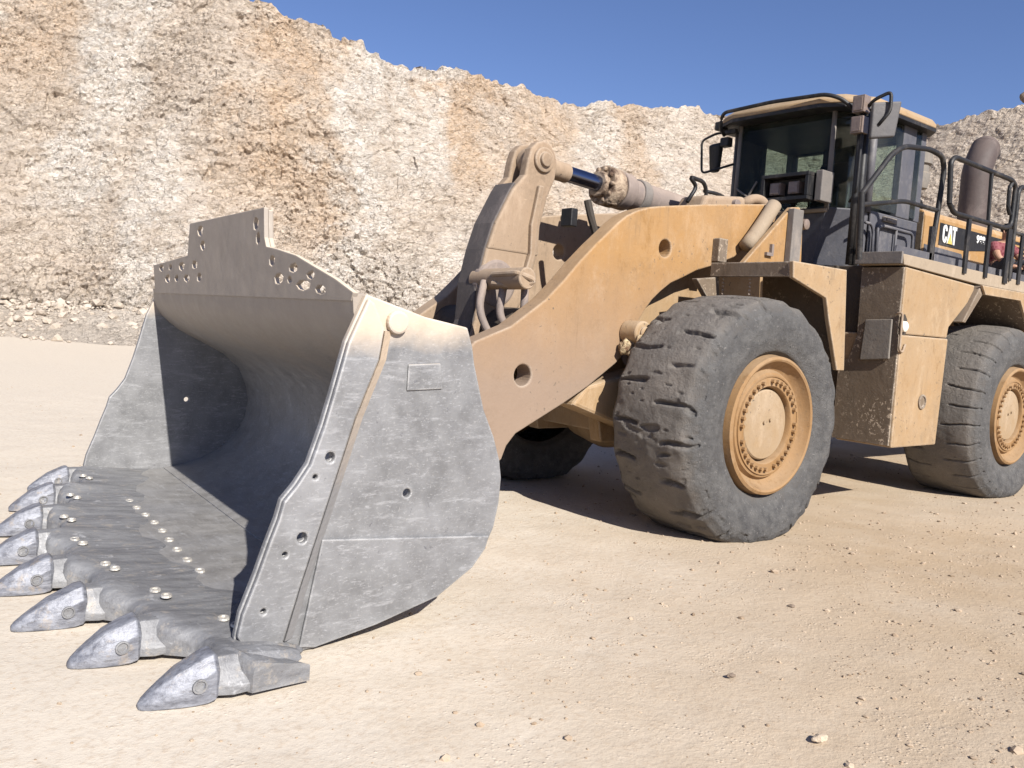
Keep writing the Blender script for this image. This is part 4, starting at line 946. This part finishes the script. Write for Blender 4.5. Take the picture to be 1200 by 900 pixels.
# lettering
def letters(polys, x, z, hgt, mat, nm, y=.7275):
    bm = bmesh.new()
    for pl in polys: prism([(x - a * hgt, z + b * hgt) for a, b in pl], y, y + .006, XZ, (), bm)
    return obj(nm, bm, mat, hood)
C_ = [(.52, .66), (.52, .80), (.44, .94), (.30, 1.0), (.14, .96), (.03, .84), (0, .68), (0, .32), (.03, .16), (.14, .04), (.30, 0), (.44, .06), (.52, .20), (.52, .36), (.33, .36), (.33, .24), (.27, .19), (.21, .24), (.20, .34), (.20, .66), (.21, .76), (.27, .81), (.33, .76), (.33, .66)]
A_ = [(.56, 0), (.76, 1.0), (1.02, 1.0), (1.22, 0), (1.01, 0), (.89, .70), (.77, 0)]
T_ = [(1.14, 1.0), (1.66, 1.0), (1.66, .80), (1.50, .80), (1.50, 0), (1.29, 0), (1.29, .80), (1.14, .80)]
letters([C_, A_, T_], -4.83, 2.965, .225, M['white'], 'lettering')
letters([[(.62, 0), (.89, .52), (1.16, 0)]], -4.83, 2.965, .225, M['decalyellow'], 'emblem', .7345)
def text(body, size, x, z, y, nm):
    cu = bpy.data.curves.new(nm, 'FONT'); cu.body = body; cu.size = size; cu.extrude = .002; cu.offset = .006
    tmp = bpy.data.objects.new(nm, cu); COL.objects.link(tmp)
    dg = bpy.context.evaluated_depsgraph_get(); me = bpy.data.meshes.new_from_object(tmp.evaluated_get(dg))
    bpy.data.objects.remove(tmp); bpy.data.curves.remove(cu)
    me.transform(Matrix(((-1.25, 0, 0, x), (0, 0, 1, y), (0, 1, 0, z), (0, 0, 0, 1)))); me.materials.clear(); me.materials.append(M['white'])
    link(bpy.data.objects.new(nm, me), hood)
text('988 K', .135, -5.78, 3.07, .730, 'model_number')
# exhaust stack with slanted outlet, pre-cleaner
stk = fillet([(-6.22, .45, 3.30), (-6.22, .45, 4.08), (-6.30, .45, 4.26), (-6.42, .45, 4.44)], .16, 6)
bm = tube(stk, .185, 26)
tube([(-6.42, .45, 4.44), (-6.45, .45, 4.485), (-6.47, .45, 4.51)], .185, 26, bm, .13)
obj('exhaust_stack', bm, M['stack'], loader, smooth='auto', bevel=.008)
bm = lathe([(.05, 3.30), (.05, 3.60), (.13, 3.62), (.15, 3.70), (.15, 3.80), (.13, 3.82), (.13, 3.90), (.16, 3.92), (.16, 4.05), (.10, 4.10), (.01, 4.11)], lambda a, b, h: (-4.66 + a, .42 + b, h), 28)
obj('air_precleaner', bm, M['silver'], loader, smooth='auto')
bm = tube(fillet([(-4.42, .5, 3.34), (-4.42, .5, 3.46), (-4.66, .5, 3.46), (-4.66, .5, 3.34)], .06), .03, 8); obj('hood_hose', bm, M['black'], loader, smooth=True)

# ---- handrails along the platform
r1 = [(-1.36, 1.6, 2.98), (-1.82, 1.6, 3.42), (-2.04, 1.6, 3.53), (-2.54, 1.6, 3.59), (-2.80, 1.6, 3.57), (-2.87, 1.6, 3.45), (-2.83, 1.6, 3.06), (-2.76, 1.6, 2.50)]
bm = tube(fillet(r1, .10), .026, 10); tube(fillet([(-1.38, 1.6, 2.89), (-2.14, 1.6, 3.03), (-2.83, 1.6, 3.03)], .1), .022, 10, bm)
tube([(-1.36, 1.6, 3.0), (-1.42, 1.6, 2.40)], .03, 10, bm)
box(-2.80, -2.70, 1.59, 1.62, 2.50, 2.86, bm)
obj('handrail', bm, M['black'], loader, smooth='auto')
r2_ = [(-2.84, 1.7, 3.10), (-2.78, 1.7, 3.50), (-2.86, 1.7, 3.56), (-4.24, 1.7, 3.55), (-4.36, 1.7, 3.50), (-4.34, 1.7, 3.06), (-4.2, 1.7, 3.02), (-2.95, 1.7, 3.02), (-2.84, 1.7, 3.10)]
bm = tube(fillet(r2_, .09), .026, 10)
for xx in (-3.30, -3.80): 
    box(xx - .035, xx + .035, 1.695, 1.72, 2.44, 3.0, bm)
tube([(-3.76, 1.7, 3.02), (-3.72, 1.7, 3.55)], .020, 8, bm)
tube(fillet([(-4.26, 1.7, 3.52), (-4.20, 1.7, 3.46), (-4.22, 1.7, 3.24), (-4.28, 1.7, 3.18)], .04), .022, 8, bm)
box(-4.36, -4.26, 1.695, 1.72, 2.42, 3.02, bm)
obj('handrail', bm, M['black'], loader, smooth='auto')
r3 = [(-4.44, 1.7, 2.46), (-4.44, 1.7, 3.46), (-4.52, 1.7, 3.52), (-6.6, 1.7, 3.50), (-6.7, 1.7, 3.42), (-6.7, 1.7, 2.46)]
bm = tube(fillet(r3, .09), .026, 10); tube([(-4.44, 1.7, 3.0), (-6.7, 1.7, 3.0)], .020, 8, bm); box(-4.72, -4.64, 1.695, 1.715, 2.44, 3.0, bm)
for xx in (-5.2, -5.9): tube([(xx, 1.7, 2.46), (xx, 1.7, 3.5)], .02, 8, bm)
obj('handrail', bm, M['black'], loader, smooth='auto')

# ------------------------------------------------------------------ worker crouched on the platform behind the rail
def skin(name, pts, edges, mat, parent, root=0, sub=2):
    me = bpy.data.meshes.new(name); me.from_pydata([p[:3] for p in pts], edges, []); me.materials.append(mat)
    o = bpy.data.objects.new(name, me); link(o, parent)
    o.modifiers.new('Skin', 'SKIN')
    sv = me.skin_vertices[0].data
    for k, p in enumerate(pts):
        r = p[3]; sv[k].radius = (r, r) if not isinstance(r, tuple) else r; sv[k].use_root = (k == root)
    m = o.modifiers.new('Sub', 'SUBSURF'); m.levels = sub; m.render_levels = sub
    me.polygons.foreach_set('use_smooth', [True] * len(me.polygons))
    return o
s = NT('skin_tone'); M['skin'] = s.done((.36, .20, .13), .6)
s = NT('maroon_cloth'); c_ = s.vor(22, 'F1', 'Distance', s.map((1, 1, 1)))
M['maroon'] = s.done(s.mix(s.rng(c_, .2, .5), (.14, .022, .032), (.22, .07, .08)), .9, 0, s.bump(s.noise(30), .3, .01))
s = NT('dark_cloth'); M['trouser'] = s.done((.05, .05, .06), .9)
s = NT('dark_hair'); M['hair'] = s.done((.02, .016, .014), .8)
person = empty('person', (-5.3, 1.15, 2.49)); person.rotation_euler = (0, 0, R(75))
tag(person, 'person in a maroon shirt crouched on the loader platform behind the black handrail', 'person')
# local frame: x forward, y left, z up
J = [(0, 0, .14, .10), (.03, 0, .28, .10), (.09, 0, .42, .105), (.13, 0, .50, .05), (.15, 0, .545, .042), (.17, 0, .60, .070), (.185, 0, .665, .062),
     (.12, .15, .45, .055), (.24, .22, .30, .040), (.34, .12, .20, .030), (.40, .08, .19, .026),
     (.12, -.15, .45, .055), (.24, -.22, .30, .040), (.34, -.12, .20, .030), (.40, -.08, .19, .026),
     (.03, .10, .12, .085), (.38, .17, .28, .062), (.22, .15, .05, .045), (.34, .15, .03, .035),
     (.03, -.10, .12, .085), (.38, -.17, .28, .062), (.22, -.15, .05, .045), (.34, -.15, .03, .035)]
E_ = [(0, 1), (1, 2), (2, 3), (3, 4), (4, 5), (5, 6), (2, 7), (7, 8), (8, 9), (9, 10), (2, 11), (11, 12), (12, 13), (13, 14), (0, 15), (15, 16), (16, 17), (17, 18), (0, 19), (19, 20), (20, 21), (21, 22)]
skin('body', J, E_, M['skin'], person)
sh = [(x, y, z, r * 1.16) for x, y, z, r in (J[0], J[1], J[2], (.125, 0, .485, .062), J[7], (.20, .20, .355, .046), J[11], (.20, -.20, .355, .046))]
skin('shirt', sh, [(0, 1), (1, 2), (2, 3), (2, 4), (4, 5), (2, 6), (6, 7)], M['maroon'], person)
tr = [(x, y, z, r * 1.14) for x, y, z, r in (J[0], J[15], J[16], J[17], J[19], J[20], J[21])]
skin('trousers', tr, [(0, 1), (1, 2), (2, 3), (0, 4), (4, 5), (5, 6)], M['trouser'], person)
bm = ball((.17, 0, .668), .082, None, 3, (1.05, .95, .82)); obj('hair', bm, M['hair'], person, smooth=True)
bm = ball((.255, 0, .612), .016, None, 2, (1, .8, 1.4))
for sg in (1, -1):
    ball((.235, sg * .028, .637), .009, bm, 2); ball((.17, sg * .076, .62), .016, bm, 2, (.8, .4, 1.4))
obj('face', bm, M['skin'], person, smooth=True)
bm = bmesh.new()
for sg in (1, -1):
    for k in range(4):
        y0 = sg * (.055 + .016 * k)
        tube([(.39, y0, .19), (.43, y0, .185 - .004 * k), (.445, y0, .16)], .0085, 6, bm)
    tube([(.38, sg * .05, .20), (.41, sg * .035, .195)], .009, 6, bm)
obj('fingers', bm, M['skin'], person, smooth=True)
for sg in (1, -1):
    bm = ball((.33, sg * .15, .03), .06, None, 3, (1.6, .75, .6)); obj('shoe', bm, M['hair'], person, smooth=True)
